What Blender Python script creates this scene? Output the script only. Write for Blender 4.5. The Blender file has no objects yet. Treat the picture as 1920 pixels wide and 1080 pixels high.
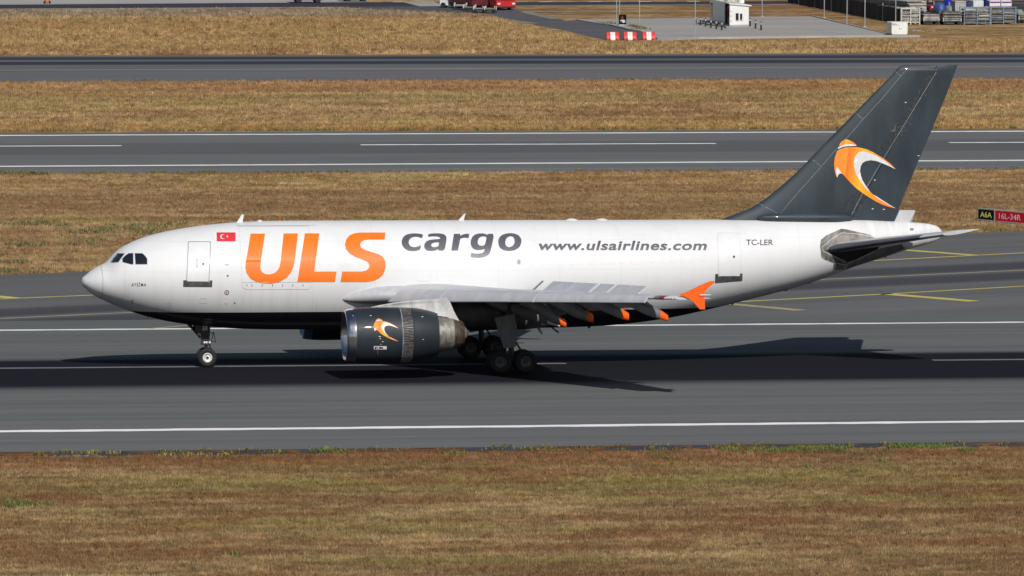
import bpy, bmesh, math, random
import numpy as np
from mathutils import Vector, Matrix
from mathutils.geometry import tessellate_polygon
random.seed(7)
rng = np.random.default_rng(11)
S = bpy.context.scene
COL = S.collection
R = math.radians

# ------------------------------------------------------------------ camera, sky, sun, exposure
FPX = 15250.0                     # focal length in photo pixels (1920 wide)
AZ = R(9.4)
DIST = 420.0
cam_d = bpy.data.cameras.new('camera')
cam_d.sensor_width = 36.0
cam_d.lens = FPX / 1920.0 * 36.0
cam_d.clip_start = 5.0
cam_d.clip_end = 6000.0
cam = bpy.data.objects.new('camera', cam_d)
COL.objects.link(cam)
CAM = Vector((-DIST * math.sin(AZ), -DIST * math.cos(AZ), 33.1))
cam.matrix_world = (Matrix.Translation(CAM) @ Matrix.Rotation(-AZ, 4, 'Z')
                    @ Matrix.Rotation(R(90) - math.atan(1059.0 / FPX), 4, 'X') @ Matrix.Rotation(0.0043, 4, 'Z'))
S.camera = cam
CM = cam.matrix_world.copy()

SUN_EL = R(38.3)
SUN_AZ_R, SUN_AZ_D = 0.24, -0.97   # towards the sun: right / depth in the camera's ground frame
_r = Vector((math.cos(AZ), -math.sin(AZ), 0)); _d = Vector((math.sin(AZ), math.cos(AZ), 0))
sun_h = (_r * SUN_AZ_R + _d * SUN_AZ_D).normalized()
SUN = Vector((sun_h.x * math.cos(SUN_EL), sun_h.y * math.cos(SUN_EL), math.sin(SUN_EL)))
W = bpy.data.worlds.new('World'); S.world = W; W.use_nodes = True
nt = W.node_tree
sky = nt.nodes.new('ShaderNodeTexSky'); sky.sky_type = 'NISHITA'; sky.sun_disc = False
sky.sun_elevation = SUN_EL
sky.sun_rotation = math.atan2(sun_h.x, sun_h.y)
nt.links.new(sky.outputs[0], nt.nodes['Background'].inputs[0])
nt.nodes['Background'].inputs[1].default_value = 0.05
sl = bpy.data.lights.new('sun', 'SUN'); sl.energy = 3.7; sl.angle = R(0.5); sl.color = (1.0, 0.965, 0.91)
so = bpy.data.objects.new('sun', sl); COL.objects.link(so)
so.rotation_euler = SUN.to_track_quat('Z', 'Y').to_euler()
S.view_settings.view_transform = 'Standard'; S.view_settings.look = 'None'
S.view_settings.exposure = 0.0; S.view_settings.gamma = 1.0
S.view_settings.use_curve_mapping = False

# ------------------------------------------------------------------ measuring helpers
def ray(px, py):
    v = Vector(((px - 960.0) / FPX, -(py - 540.0) / FPX, -1.0))
    return (CM.to_3x3() @ v).normalized()
GZ = -0.60
def ground(px, py, z=GZ):
    d = ray(px, py); t = (z - CAM.z) / d.z
    return CAM + d * t
def planeY(px, py, Y=0.0):
    d = ray(px, py); t = (Y - CAM.y) / d.y
    return CAM + d * t
def pchip(xs, ys):
    xs = np.asarray(xs, float); ys = np.asarray(ys, float)
    h = np.diff(xs); dl = np.diff(ys) / h
    m = np.zeros(len(xs)); m[0] = dl[0]; m[-1] = dl[-1]
    for i in range(1, len(xs) - 1):
        if dl[i - 1] * dl[i] > 0:
            w1 = 2 * h[i] + h[i - 1]; w2 = h[i] + 2 * h[i - 1]
            m[i] = (w1 + w2) / (w1 / dl[i - 1] + w2 / dl[i])
    def f(x):
        x = min(max(x, xs[0]), xs[-1])
        i = min(max(int(np.searchsorted(xs, x)) - 1, 0), len(h) - 1)
        t = (x - xs[i]) / h[i]
        return float((2*t**3-3*t*t+1)*ys[i] + (t**3-2*t*t+t)*h[i]*m[i] + (-2*t**3+3*t*t)*ys[i+1] + (t**3-t*t)*h[i]*m[i+1])
    return f

# ------------------------------------------------------------------ materials
def base_mat(name):
    m = bpy.data.materials.new(name); m.use_nodes = True
    n = m.node_tree
    return m, n, n.nodes['Principled BSDF']
def N(n, t, **k):
    x = n.nodes.new(t)
    for a, b in k.items(): setattr(x, a, b)
    return x
def setv(sock, v):
    sock.default_value = v
def math_(n, op, a, b=None, c=None, clamp=False):
    x = N(n, 'ShaderNodeMath', operation=op, use_clamp=clamp)
    for i, q in enumerate((a, b, c)):
        if q is None: continue
        if isinstance(q, (int, float)): x.inputs[i].default_value = q
        else: n.links.new(q, x.inputs[i])
    return x.outputs[0]
def mixc(n, f, a, b, mode='MIX'):
    x = N(n, 'ShaderNodeMix', data_type='RGBA', blend_type=mode)
    for s, q in ((x.inputs[0], f), (x.inputs[6], a), (x.inputs[7], b)):
        if isinstance(q, (int, float)): s.default_value = q
        elif isinstance(q, tuple): s.default_value = q if len(q) == 4 else (*q, 1)
        else: n.links.new(q, s)
    return x.outputs[2]
def noise(n, vec, scale, detail=4, rough=.55, dist=0.0):
    x = N(n, 'ShaderNodeTexNoise'); x.inputs['Scale'].default_value = scale
    x.inputs['Detail'].default_value = detail; x.inputs['Roughness'].default_value = rough
    x.inputs['Distortion'].default_value = dist
    n.links.new(vec, x.inputs['Vector']); return x.outputs[0]
def pos(n): return N(n, 'ShaderNodeNewGeometry').outputs['Position']
def scalev(n, v, s, rot=0.0, loc=(0, 0, 0)):
    x = N(n, 'ShaderNodeMapping'); x.inputs['Scale'].default_value = s
    x.inputs['Rotation'].default_value = (0, 0, rot); x.inputs['Location'].default_value = loc
    n.links.new(v, x.inputs['Vector']); return x.outputs[0]
def step(n, v, a, b):
    x = N(n, 'ShaderNodeMapRange', interpolation_type='SMOOTHSTEP'); x.inputs[1].default_value = a; x.inputs[2].default_value = b
    n.links.new(v, x.inputs[0]); return x.outputs[0]
_cache = {}
def mat(name, col, rough=.5, metal=0.0, coat=0.0, wear=.12, wscale=3.0, spec=.5):
    if name in _cache: return _cache[name]
    m, n, b = base_mat(name)
    c = (*col, 1)
    if wear > 0:
        tc = N(n, 'ShaderNodeTexCoord').outputs['Object']
        f = noise(n, scalev(n, tc, (1, 1, .4)), wscale, 5, .6)
        cc = mixc(n, step(n, f, .35, .7), tuple(x * (1 - wear) for x in col), tuple(min(1, x * (1 + wear * .5)) for x in col))
        n.links.new(cc, b.inputs['Base Color'])
        n.links.new(math_(n, 'MULTIPLY_ADD', f, .25, rough - .1), b.inputs['Roughness'])
    else:
        b.inputs['Base Color'].default_value = c; b.inputs['Roughness'].default_value = rough
    b.inputs['Metallic'].default_value = metal
    b.inputs['Specular IOR Level'].default_value = spec
    b.inputs['Coat Weight'].default_value = coat; b.inputs['Coat Roughness'].default_value = .07
    _cache[name] = m
    return m

# ------------------------------------------------------------------ mesh helpers
class G:
    def __init__(s): s.v = []; s.f = []
    def add(s, vs, fs):
        o = len(s.v); s.v += [tuple(v) for v in vs]; s.f += [tuple(i + o for i in f) for f in fs]; return s
    def box(s, c, d, M=None):
        x, y, z = (q / 2 for q in d)
        vs = [Vector((a * x, b * y, e * z)) for e in (-1, 1) for b in (-1, 1) for a in (-1, 1)]
        if M: vs = [M @ v for v in vs]
        c = Vector(c)
        return s.add([v + c for v in vs], [(0, 2, 3, 1), (4, 5, 7, 6), (0, 1, 5, 4), (2, 6, 7, 3), (0, 4, 6, 2), (1, 3, 7, 5)])
    def bbox(s, c, d, b=.03):
        # chamfered box (vertical edges and top rim)
        x, y, z = (q / 2 for q in d); c = Vector(c)
        def ring(ix, iz):
            X, Y = x - ix, y - ix
            k = b
            return [Vector(p) + c for p in ((-X + k, -Y, iz), (X - k, -Y, iz), (X, -Y + k, iz), (X, Y - k, iz), (X - k, Y, iz), (-X + k, Y, iz), (-X, Y - k, iz), (-X, -Y + k, iz))]
        return s.loft([ring(0, -z), ring(0, z - b), ring(b, z)], True, True)
    def loft(s, secs, cap0=False, cap1=False, closed=True):
        n = len(secs[0]); vs = [v for q in secs for v in q]; fs = []
        for i in range(len(secs) - 1):
            for j in range(n if closed else n - 1):
                a = i * n + j; b = i * n + (j + 1) % n
                fs.append((a, b, b + n, a + n))
        if cap0: fs.append(tuple(range(n - 1, -1, -1)))
        if cap1: fs.append(tuple((len(secs) - 1) * n + i for i in range(n)))
        return s.add(vs, fs)
    def tube(s, p0, p1, r0, r1=None, n=10, cap=True):
        p0 = Vector(p0); p1 = Vector(p1); r1 = r0 if r1 is None else r1
        d = (p1 - p0).normalized(); u = d.orthogonal().normalized(); w = d.cross(u)
        rs = []
        for p, r in ((p0, r0), (p1, r1)):
            rs.append([p + (u * math.cos(t) + w * math.sin(t)) * r for t in (2 * math.pi * i / n for i in range(n))])
        return s.loft(rs, cap, cap)
    def lathe(s, prof, o, ax, n=40, cap0=False, cap1=False):
        o = Vector(o); ax = Vector(ax).normalized(); u = ax.orthogonal().normalized(); w = ax.cross(u)
        secs = [[o + ax * a + (u * math.cos(t) + w * math.sin(t)) * r for t in (2 * math.pi * i / n for i in range(n))] for a, r in prof]
        return s.loft(secs, cap0, cap1)
    def prism(s, poly, off):
        off = Vector(off); a = [Vector(p) for p in poly]; n = len(a)
        tri = tessellate_polygon([a])
        vs = a + [p + off for p in a]
        fs = [tuple(t) for t in tri] + [tuple(i + n for i in reversed(t)) for t in tri]
        fs += [(i, (i + 1) % n, (i + 1) % n + n, i + n) for i in range(n)]
        return s.add(vs, fs)
    def build(s, name, m, parent=None, smooth=35, label=None, kind=None, loc=None):
        me = bpy.data.meshes.new(name)
        me.from_pydata([tuple(v) for v in s.v], [], s.f)
        bm = bmesh.new(); bm.from_mesh(me)
        bmesh.ops.recalc_face_normals(bm, faces=bm.faces)
        bm.to_mesh(me); bm.free()
        if smooth:
            for p in me.polygons: p.use_smooth = True
            me.set_sharp_from_angle(angle=R(smooth))
        if m: me.materials.append(m)
        o = bpy.data.objects.new(name, me); COL.objects.link(o)
        if parent: o.parent = parent
        if label: o['label'] = label
        if kind: o['kind'] = kind
        if loc is not None: o.location = loc
        return o
def thing(name, label, cat, loc=(0, 0, 0), rotz=0.0, group=None):
    o = bpy.data.objects.new(name, None); COL.objects.link(o)
    o.location = loc; o.rotation_euler = (0, 0, rotz); o.empty_display_size = .3
    o['label'] = label; o['category'] = cat
    if group: o['group'] = group
    return o
def tag(o, label, cat, group=None):
    o['label'] = label; o['category'] = cat
    if group: o['group'] = group
    return o
def copy_tree(o, parent=None):
    c = o.copy(); COL.objects.link(c)
    if parent: c.parent = parent
    for ch in list(o.children): copy_tree(ch, c)
    return c

# ------------------------------------------------------------------ ground materials
def grass_color(n, P):
    sx = N(n, 'ShaderNodeSeparateXYZ'); n.links.new(P, sx.inputs[0]); X, Y = sx.outputs[0], sx.outputs[1]
    big = noise(n, scalev(n, P, (.026, .075, .1)), 1.0, 6, .62, .8)
    mid = noise(n, scalev(n, P, (.11, .24, .3), loc=(13, 7, 0)), 1.0, 8, .68, .6)
    gr = noise(n, scalev(n, P, (.035, .085, .1), loc=(71, 33, 0)), 1.0, 6, .65, .6)
    fine = noise(n, scalev(n, P, (1.3, 3.2, 1.0)), 1.0, 5, .7)
    tan = (.48, .325, .155); brown = (.27, .145, .066); red = (.30, .095, .034); olive = (.31, .262, .078); straw = (.56, .405, .20); dark = (.105, .055, .030)
    m2 = noise(n, scalev(n, P, (.20, .42, .3), loc=(3, 91, 0)), 1.0, 8, .72, .5)
    c = mixc(n, step(n, mid, .43, .56), brown, tan)
    c = mixc(n, math_(n, 'MULTIPLY', step(n, big, .50, .62), .7), c, straw)
    c = mixc(n, math_(n, 'MULTIPLY', step(n, big, .48, .36), .7), c, brown)
    c = mixc(n, math_(n, 'MULTIPLY', step(n, gr, .54, .63), .7), c, olive)
    c = mixc(n, math_(n, 'MULTIPLY', math_(n, 'MULTIPLY', step(n, gr, .58, .66), step(n, m2, .5, .6)), .6), c, (.27, .31, .07))
    c = mixc(n, math_(n, 'MULTIPLY', step(n, m2, .47, .36), .75), c, dark)
    c = mixc(n, math_(n, 'MULTIPLY', step(n, m2, .57, .68), .5), c, straw)
    # reddish strip along the near verge, darker brown strip in the middle verge
    wob = math_(n, 'MULTIPLY_ADD', mid, 6.0, -3.0)
    Yw = math_(n, 'ADD', Y, wob)
    def band(a, b, soft):
        return math_(n, 'MULTIPLY', step(n, Yw, a - soft, a + soft), math_(n, 'SUBTRACT', 1.0, step(n, Yw, b - soft, b + soft)))
    c = mixc(n, math_(n, 'MULTIPLY', band(-51.5, -41.0, 2.5), math_(n, 'MULTIPLY', step(n, m2, .40, .52), .75)), c, red)
    c = mixc(n, math_(n, 'MULTIPLY', band(-64.0, -55.0, 1.6), math_(n, 'MULTIPLY', step(n, gr, .40, .56), .7)), c, olive)
    c = mixc(n, math_(n, 'MULTIPLY', band(138, 163, 5), .50), c, (.22, .12, .065))
    c = mixc(n, math_(n, 'MULTIPLY', band(318, 345, 5), .55), c, (.36, .175, .08))
    c = mixc(n, math_(n, 'MULTIPLY', band(296, 316, 3), .5), c, (.30, .235, .09))
    c = mixc(n, math_(n, 'MULTIPLY', band(245, 262, 3), .55), c, (.42, .265, .085))
    c = mixc(n, math_(n, 'MULTIPLY', band(420, 495, 10), .40), c, (.45, .30, .12))
    # gravelly bare ground beside the far service road
    gv = math_(n, 'MULTIPLY', band(508, 548, 6), math_(n, 'MULTIPLY', step(n, X, 105, 65), step(n, gr, .36, .46)))
    gv = math_(n, 'MULTIPLY', gv, math_(n, 'MULTIPLY_ADD', step(n, m2, .42, .56), .45, .42))
    c = mixc(n, gv, c, mixc(n, step(n, m2, .4, .6), (.17, .165, .16), (.33, .30, .25)))
    mot = noise(n, scalev(n, P, (.55, .95, .5), loc=(8, 4, 0)), 1.0, 5, .7, .3)
    vs_ = N(n, 'ShaderNodeVectorMath', operation='SCALE'); n.links.new(c, vs_.inputs[0]); n.links.new(math_(n, 'MULTIPLY_ADD', step(n, mot, .36, .64), .76, .60), vs_.inputs['Scale']); c = vs_.outputs[0]
    c = mixc(n, math_(n, 'MULTIPLY', step(n, mot, .60, .70), .25), c, (.42, .24, .13))
    rust = noise(n, scalev(n, P, (.09, .20, .3), loc=(41, 17, 0)), 1.0, 7, .68, .7)
    nearf = math_(n, 'MULTIPLY_ADD', step(n, Y, 60, -30), .65, .20)
    c = mixc(n, math_(n, 'MULTIPLY', step(n, rust, .50, .58), nearf), c, (.25, .098, .036))
    sk = noise(n, scalev(n, P, (.012, .42, .3), loc=(2, 6, 0)), 1.0, 5, .65)
    vk = N(n, 'ShaderNodeVectorMath', operation='SCALE'); n.links.new(c, vk.inputs[0]); n.links.new(math_(n, 'MULTIPLY', math_(n, 'MULTIPLY_ADD', step(n, sk, .35, .65), .42, .86), math_(n, 'ADD', math_(n, 'MULTIPLY_ADD', step(n, Y, 50, 230), .22, .80), math_(n, 'MULTIPLY', step(n, Y, 0, 90), .17))), vk.inputs['Scale']); c = vk.outputs[0]
    c = mixc(n, step(n, fine, .3, .75), mixc(n, .5, c, (.06, .03, .015), 'MIX'), c)
    return c, fine
def ground_mat():
    m, n, b = base_mat('dry_grass_soil')
    P = pos(n)
    c, fine = grass_color(n, P)
    n.links.new(mixc(n, .12, c, (.12, .07, .04)), b.inputs['Base Color'])
    b.inputs['Roughness'].default_value = .95; b.inputs['Specular IOR Level'].default_value = .1
    bp = N(n, 'ShaderNodeBump'); bp.inputs['Strength'].default_value = .8; bp.inputs['Distance'].default_value = .25
    n.links.new(noise(n, scalev(n, P, (1, 1.8, 1)), 1.6, 6, .75), bp.inputs['Height']); n.links.new(bp.outputs[0], b.inputs['Normal'])
    return m
def tuft_mat():
    m, n, b = base_mat('dry_grass_blades')
    oi = N(n, 'ShaderNodeObjectInfo')
    P = pos(n)
    c, fine = grass_color(n, P)
    rv = oi.outputs['Random']
    c = mixc(n, rv, mixc(n, .25, c, (.10, .055, .025)), mixc(n, .20, c, (.62, .46, .24)))
    n.links.new(c, b.inputs['Base Color']); b.inputs['Roughness'].default_value = .8
    b.inputs['Specular IOR Level'].default_value = .15
    return m
def asphalt_mat(name, col=(.155, .163, .165), rubber=None, rot=0.0, origin=(0, 0), along=.015, dark=(.03, .03, .038)):
    m, n, b = base_mat(name)
    P = pos(n)
    mp = N(n, 'ShaderNodeMapping', vector_type='TEXTURE')
    mp.inputs['Location'].default_value = (origin[0], origin[1], 0); mp.inputs['Rotation'].default_value = (0, 0, rot)
    n.links.new(P, mp.inputs['Vector']); Q = mp.outputs[0]
    st = noise(n, scalev(n, Q, (along, 1.1, 1)), 1.0, 6, .62)
    st2 = noise(n, scalev(n, Q, (along * .35, .22, 1), loc=(5, 9, 0)), 1.0, 3, .5)
    gr = noise(n, scalev(n, Q, (.7, 7.0, 1)), 1.0, 4, .7)
    pt = noise(n, scalev(n, Q, (.05, .12, 1), loc=(50, 2, 0)), 1.0, 5, .6)
    v = math_(n, 'MULTIPLY_ADD', st, .50, .52)
    v = math_(n, 'MULTIPLY', v, math_(n, 'MULTIPLY_ADD', st2, .34, .84))
    v = math_(n, 'MULTIPLY', v, math_(n, 'MULTIPLY_ADD', gr, .24, .88))
    v = math_(n, 'MULTIPLY', v, math_(n, 'MULTIPLY_ADD', pt, .30, .85))
    tint = mixc(n, step(n, st2, .4, .6), col, (col[0] * 1.06, col[1] * 1.0, col[2] * 1.03))
    vm = N(n, 'ShaderNodeVectorMath', operation='SCALE'); n.links.new(tint, vm.inputs[0]); n.links.new(v, vm.inputs['Scale'])
    c = vm.outputs[0]
    if rubber:
        sx = N(n, 'ShaderNodeSeparateXYZ'); n.links.new(Q, sx.inputs[0])
        yw = math_(n, 'ADD', sx.outputs[1], math_(n, 'MULTIPLY_ADD', st, 1.8, -.9))
        for (a, bb, sa, sb, k) in rubber:
            f = math_(n, 'MULTIPLY', step(n, yw, a - sa, a + sa), math_(n, 'SUBTRACT', 1.0, step(n, yw, bb - sb, bb + sb)))
            f = math_(n, 'MULTIPLY', f, math_(n, 'MULTIPLY_ADD', st, .6, k - .30))
            c = mixc(n, f, c, dark)
    n.links.new(c, b.inputs['Base Color'])
    b.inputs['Roughness'].default_value = .95; b.inputs['Specular IOR Level'].default_value = .05
    bp = N(n, 'ShaderNodeBump'); bp.inputs['Strength'].default_value = .25; bp.inputs['Distance'].default_value = .02
    n.links.new(gr, bp.inputs['Height']); n.links.new(bp.outputs[0], b.inputs['Normal'])
    return m
def paint_mat(name, col, wear=.35):
    m, n, b = base_mat(name)
    P = pos(n)
    f = noise(n, scalev(n, P, (.5, 3.0, 1)), 1.0, 6, .7)
    c = mixc(n, step(n, f, .25, .60), tuple(x * (1 - wear) for x in col), col)
    n.links.new(c, b.inputs['Base Color']); b.inputs['Roughness'].default_value = .8
    return m
M_ground = ground_mat()
M_tuft = tuft_mat()
M_line = paint_mat('white_line_paint', (.93, .925, .90), .22)
M_cline = paint_mat('scuffed_centre_paint', (.19, .19, .22), .5)
M_yel = paint_mat('yellow_line_paint', (.62, .53, .13))
M_yelpale = paint_mat('worn_yellow_paint', (.44, .39, .20), .45)

# ------------------------------------------------------------------ terrain and pavements
g = G(); g.add([(-2500, -700, GZ), (2500, -700, GZ), (2500, 4000, GZ), (-2500, 4000, GZ)], [(0, 1, 2, 3)])
g.build('ground', M_ground, kind='structure', smooth=0)

CR = 0.0142
def rz(Y): return -CR * abs(Y)
HW_N, HW_F = 41.4, 40.6
ys = np.linspace(-HW_N, HW_F, 41)
g = G(); xs = np.linspace(-420, 420, 15)
secs = [[(x, y, rz(y)) for y in ys] for x in xs]
g.loft(secs, closed=False)
M_rw = asphalt_mat('runway_asphalt', (.176, .188, .186), rubber=[(-10.8, 6.2, 2.6, 2.2, 1.12)], dark=(.014, .0135, .020))
runway = g.build('runway', M_rw, kind='structure', smooth=0)

def strip(name, pts, w, m, parent=None, zf=None, dz=.004, jit=0.0, label=None, kind='structure'):
    """painted line through ground points pts (x, y), width w"""
    P = [Vector((p[0], p[1])) for p in pts]; out = []
    for i in range(len(P) - 1):
        L = (P[i + 1] - P[i]).length; k = max(2, int(L / (.9 if jit else 12)))
        for j in range(k + (1 if i == len(P) - 2 else 0)): out.append(P[i].lerp(P[i + 1], j / k))
    vs = []; fs = []
    for i, p in enumerate(out):
        t = (out[min(i + 1, len(out) - 1)] - out[max(i - 1, 0)]).normalized(); nn = Vector((-t.y, t.x))
        o = 0.0
        a = w * .5 * (1 + random.uniform(-jit, jit)); b = w * .5 * (1 + random.uniform(-jit, jit))
        for q in (p + nn * a, p - nn * b):
            z = (zf(q.y) if zf else GZ) + dz
            vs.append((q.x, q.y, z))
    for i in range(len(out) - 1): fs.append((2 * i, 2 * i + 1, 2 * i + 3, 2 * i + 2))
    o = G().add(vs, fs).build(name, m, parent, smooth=0, label=label)
    if not parent: o['kind'] = kind
    return o
strip('edge_line', [(-260, -31.9), (260, -31.9)], .95, M_line, runway, rz, jit=.16)
strip('edge_line', [(-260, 32.0), (260, 32.0)], .95, M_line, runway, rz, jit=.2)
def gx(px, py): return ground(px, py, 0.0).x
for a, b in ((gx(-700, 695), gx(1063, 682)), (gx(1748, 675), gx(2800, 668))):
    strip('centre_line_dash', [(a, 0.0), (b, 0.0)], .70, M_cline, runway, rz, jit=.12)
strip('tar_seam', [(-200, 26.6), (200, 26.6)], .10, mat('tar', (.03, .03, .032), .7), runway, rz, dz=.003)

# exit taxiway: widening pavement beyond the runway
ZP = GZ + .008
def gpoly(name, pts, z, m, parent=None, label=None):
    vs = [ground(x, y, z) for x, y in pts]
    o = G(); o.add(vs, [tuple(range(len(vs)))])
    o = o.build(name, m, parent, smooth=0, label=label)
    if not parent: o['kind'] = 'structure'
    return o
ta = ground(240, 586, ZP); tb = ground(1900, 508, ZP)
trot = math.atan2(tb.y - ta.y, tb.x - ta.x)
M_exit = asphalt_mat('taxiway_asphalt', (.170, .176, .178), rubber=[(1.0, 6.4, 1.1, 1.3, .72), (-6.4, -1.0, 1.3, 1.1, .72)], rot=trot, origin=(ta.x, ta.y), dark=(.045, .046, .056))
gl = ground(-900, 555, ZP); gr_ = ground(2600, 403, ZP)
e = G(); e.add([(gl.x, 38, ZP), (gr_.x + 100, 38, ZP), (gr_.x + 100, gr_.y, ZP), (gr_.x, gr_.y, ZP), (gl.x, gl.y, ZP)], [(0, 1, 2, 3, 4)])
exitway = e.build('exit_taxiway', M_exit, kind='structure', smooth=0)
def gstrip(name, pp, w, m, parent, jit=.1, z=ZP):
    pts = [ground(x, y, z) for x, y in pp]
    return strip(name, [(p.x, p.y) for p in pts], w, m, parent, lambda y: z, jit=jit)
gstrip('taxiway_centre_line', [(-300, 611), (240, 586), (1535, 524), (2300, 489)], .32, M_yelpale, exitway)
gstrip('taxiway_edge_line', [(0, 560.5), (170, 553.5), (1530, 494), (1640, 488.5), (1920, 474), (2300, 455)], .42, M_yel, exitway)
def dzl(name, a, b, w, m):   # line on the sloping runway shoulder / exit
    p = [ground(*a, ZP), ground(*b, ZP)]
    strip(name, [(q.x, q.y) for q in p], w, m, exitway, lambda y: max(ZP, rz(y)) if y < HW_F else ZP, dz=.010, jit=.1)
dzl('taxiway_edge_line', (1250, 573), (1660, 551.5), .45, M_yel)
dzl('taxiway_edge_line', (1660, 551.5), (2300, 515), .40, M_yel)
dzl('taxiway_edge_line', (280, 621), (352, 613.5), .40, M_yelpale)
dzl('shoulder_chevron', (1658, 551), (1826, 565), 1.0, M_yel)
dzl('shoulder_chevron', (1368, 570), (1502, 582), .95, M_yelpale)
dzl('shoulder_chevron', (1690, 468.5), (1832, 479), .9, M_yel)
dzl('shoulder_chevron', (-160, 540), (30, 559.5), 1.0, M_yel)

# the second runway and the far taxiway
def band_sheet(name, top, bot, m, z=ZP):
    (tl, tr), (bl, br) = top, bot
    def ext(l, r, x): return l + (r - l) * x / 1920.0
    pts = [(-700, ext(bl, br, -700)), (2700, ext(bl, br, 2700)), (2700, ext(tl, tr, 2700)), (-700, ext(tl, tr, -700))]
    return gpoly(name, pts, z, m)
yc2 = ground(960, 279, ZP).y
M_rw2 = asphalt_mat('second_runway_asphalt', (.192, .200, .200), rubber=[(-6, 10.5, 3, 2.5, .55)], origin=(0, yc2), rot=R(.0), dark=(.085, .09, .096))
rw2 = band_sheet('second_runway', (249, 242), (326.5, 318.5), M_rw2)
gstrip('edge_line', [(-600, 256.5), (0, 254), (1920, 246), (2600, 243)], 1.25, M_line, rw2, .2)
gstrip('edge_line', [(-600, 316), (0, 312), (1920, 300.5), (2600, 296.5)], 1.3, M_line, rw2, .15)
for a, b in ((-420, 228), (676, 1342), (1780, 2450)):
    gstrip('centre_line_dash', [(a, 274.0 - a * .0037), (b, 274.0 - b * .0037)], 1.0, M_line, rw2, .2)
yc3 = ground(960, 112, ZP).y
M_tw3 = asphalt_mat('far_taxiway_asphalt', (.172, .180, .186), rubber=[(2.0, 9.0, 1.2, 1.4, .95), (-9.5, -2.0, 1.4, 1.4, 1.0)], origin=(0, yc3), dark=(.042, .044, .058))
tw3 = band_sheet('far_taxiway', (105, 99.5), (153, 147.5), M_tw3)
gstrip('taxiway_centre_line', [(-600, 133.5), (0, 131.5), (1920, 125), (2600, 122.5)], .55, M_yelpale, tw3)

# far service road, apron edges
M_road = asphalt_mat('service_road_asphalt', (.062, .064, .078))
M_conc = asphalt_mat('pale_concrete', (.47, .46, .43), along=.08)
M_conc2 = asphalt_mat('apron_concrete', (.44, .435, .41), along=.05)
M_diag = asphalt_mat('side_road_asphalt', (.135, .14, .152), along=.05)
gpoly('apron', [(-700, 11), (92, 9), (640, 4.5), (690, 4), (690, -20), (-700, -20)], ZP - .004, M_conc)
road = gpoly('service_road', [(-700, 19), (0, 16.5), (640, 13), (960, 11), (1920, 6), (2500, 3), (2500, -3.0), (1920, 0.5), (960, 4), (690, 3.8), (92, 8.2), (-700, 12)], ZP, M_road)
gpoly('road_junction', [(752, 3), (812, 2), (838, 12.5), (800, 15)], ZP + .004, M_conc2)
gstrip('edge_line', [(0, 16.9), (640, 13.4), (820, 12.3)], .5, M_line, road)
gstrip('edge_line', [(968, 10.6), (1330, 8.3), (1920, 5.6)], .35, M_line, road)
for k in range(14):
    a = 690 + k * 46
    if 830 < a < 965: continue
    gstrip('kerb_stripe', [(a, 3.7 - (a - 690) * .0018), (a + 24, 3.6 - (a - 690) * .0018)], .9, M_line if k % 2 else M_yel, road)
side = gpoly('side_road', [(905, 23), (962, 17.5), (1000, 26), (1060, 38.5), (1082, 37.5), (1135, 43), (1190, 54), (1235, 66), (1238, 74), (1137, 75.5), (1100, 67), (1060, 57), (1000, 46), (960, 38)], ZP + .004, M_diag)
gpoly('service_road_widening', [(640, 13), (960, 10), (962, 17.5), (905, 24), (860, 26), (760, 21)], ZP + .006, asphalt_mat('dusty_asphalt', (.12, .125, .14)))
for pp in ([(905, 31), (1000, 44)], [(985, 22.5), (1042, 35.5)]):
    gstrip('dusty_verge', pp, 1.3, paint_mat('pale_dust', (.25, .22, .18)), side, .3, ZP + .006)

# fenced concrete pad with a kerb
pad = [(1080, 36.5), (1300, 33), (1430, 31), (1523, 31), (1665, 64.5), (1560, 66), (1300, 71), (1240, 74), (1225, 68), (1204, 59), (1183, 56), (1145, 47)]
vs = [ground(x, y, GZ + .10) for x, y in pad]
g = G().prism(vs, (0, 0, -.3)); padO = g.build('concrete_pad', M_conc2, smooth=0, kind='structure')
kerb = G()
def kline(gg, pp, w, h, z0=GZ):
    P = [ground(x, y, z0) for x, y in pp]
    for a, b in zip(P, P[1:]):
        d = (b - a); L = d.length; ang = math.atan2(d.y, d.x)
        gg.box((a + b) / 2 + Vector((0, 0, h / 2)), (L, w, h), Matrix.Rotation(ang, 3, 'Z'))
kline(kerb, [(1242, 76), (1300, 73.0), (1560, 70), (1722, 69.5)], 1.4, .22)
kerb.build('kerb', M_conc, smooth=0, kind='structure')
kerb2 = G(); kline(kerb2, [(1523, 31.2), (1665, 65.5)], .25, .16); kline(kerb2, [(1120, 42), (1183, 57), (1204, 60)], .35, .16)
kerb2.build('kerb', M_conc, smooth=0, kind='structure')
print('SETTING OK')
# ------------------------------------------------------------------ the cargo aircraft
jet = thing('cargo_jet', 'white twin-engined cargo jet with dark grey tail fin and orange lettering, rolling on the runway', 'aircraft')

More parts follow.
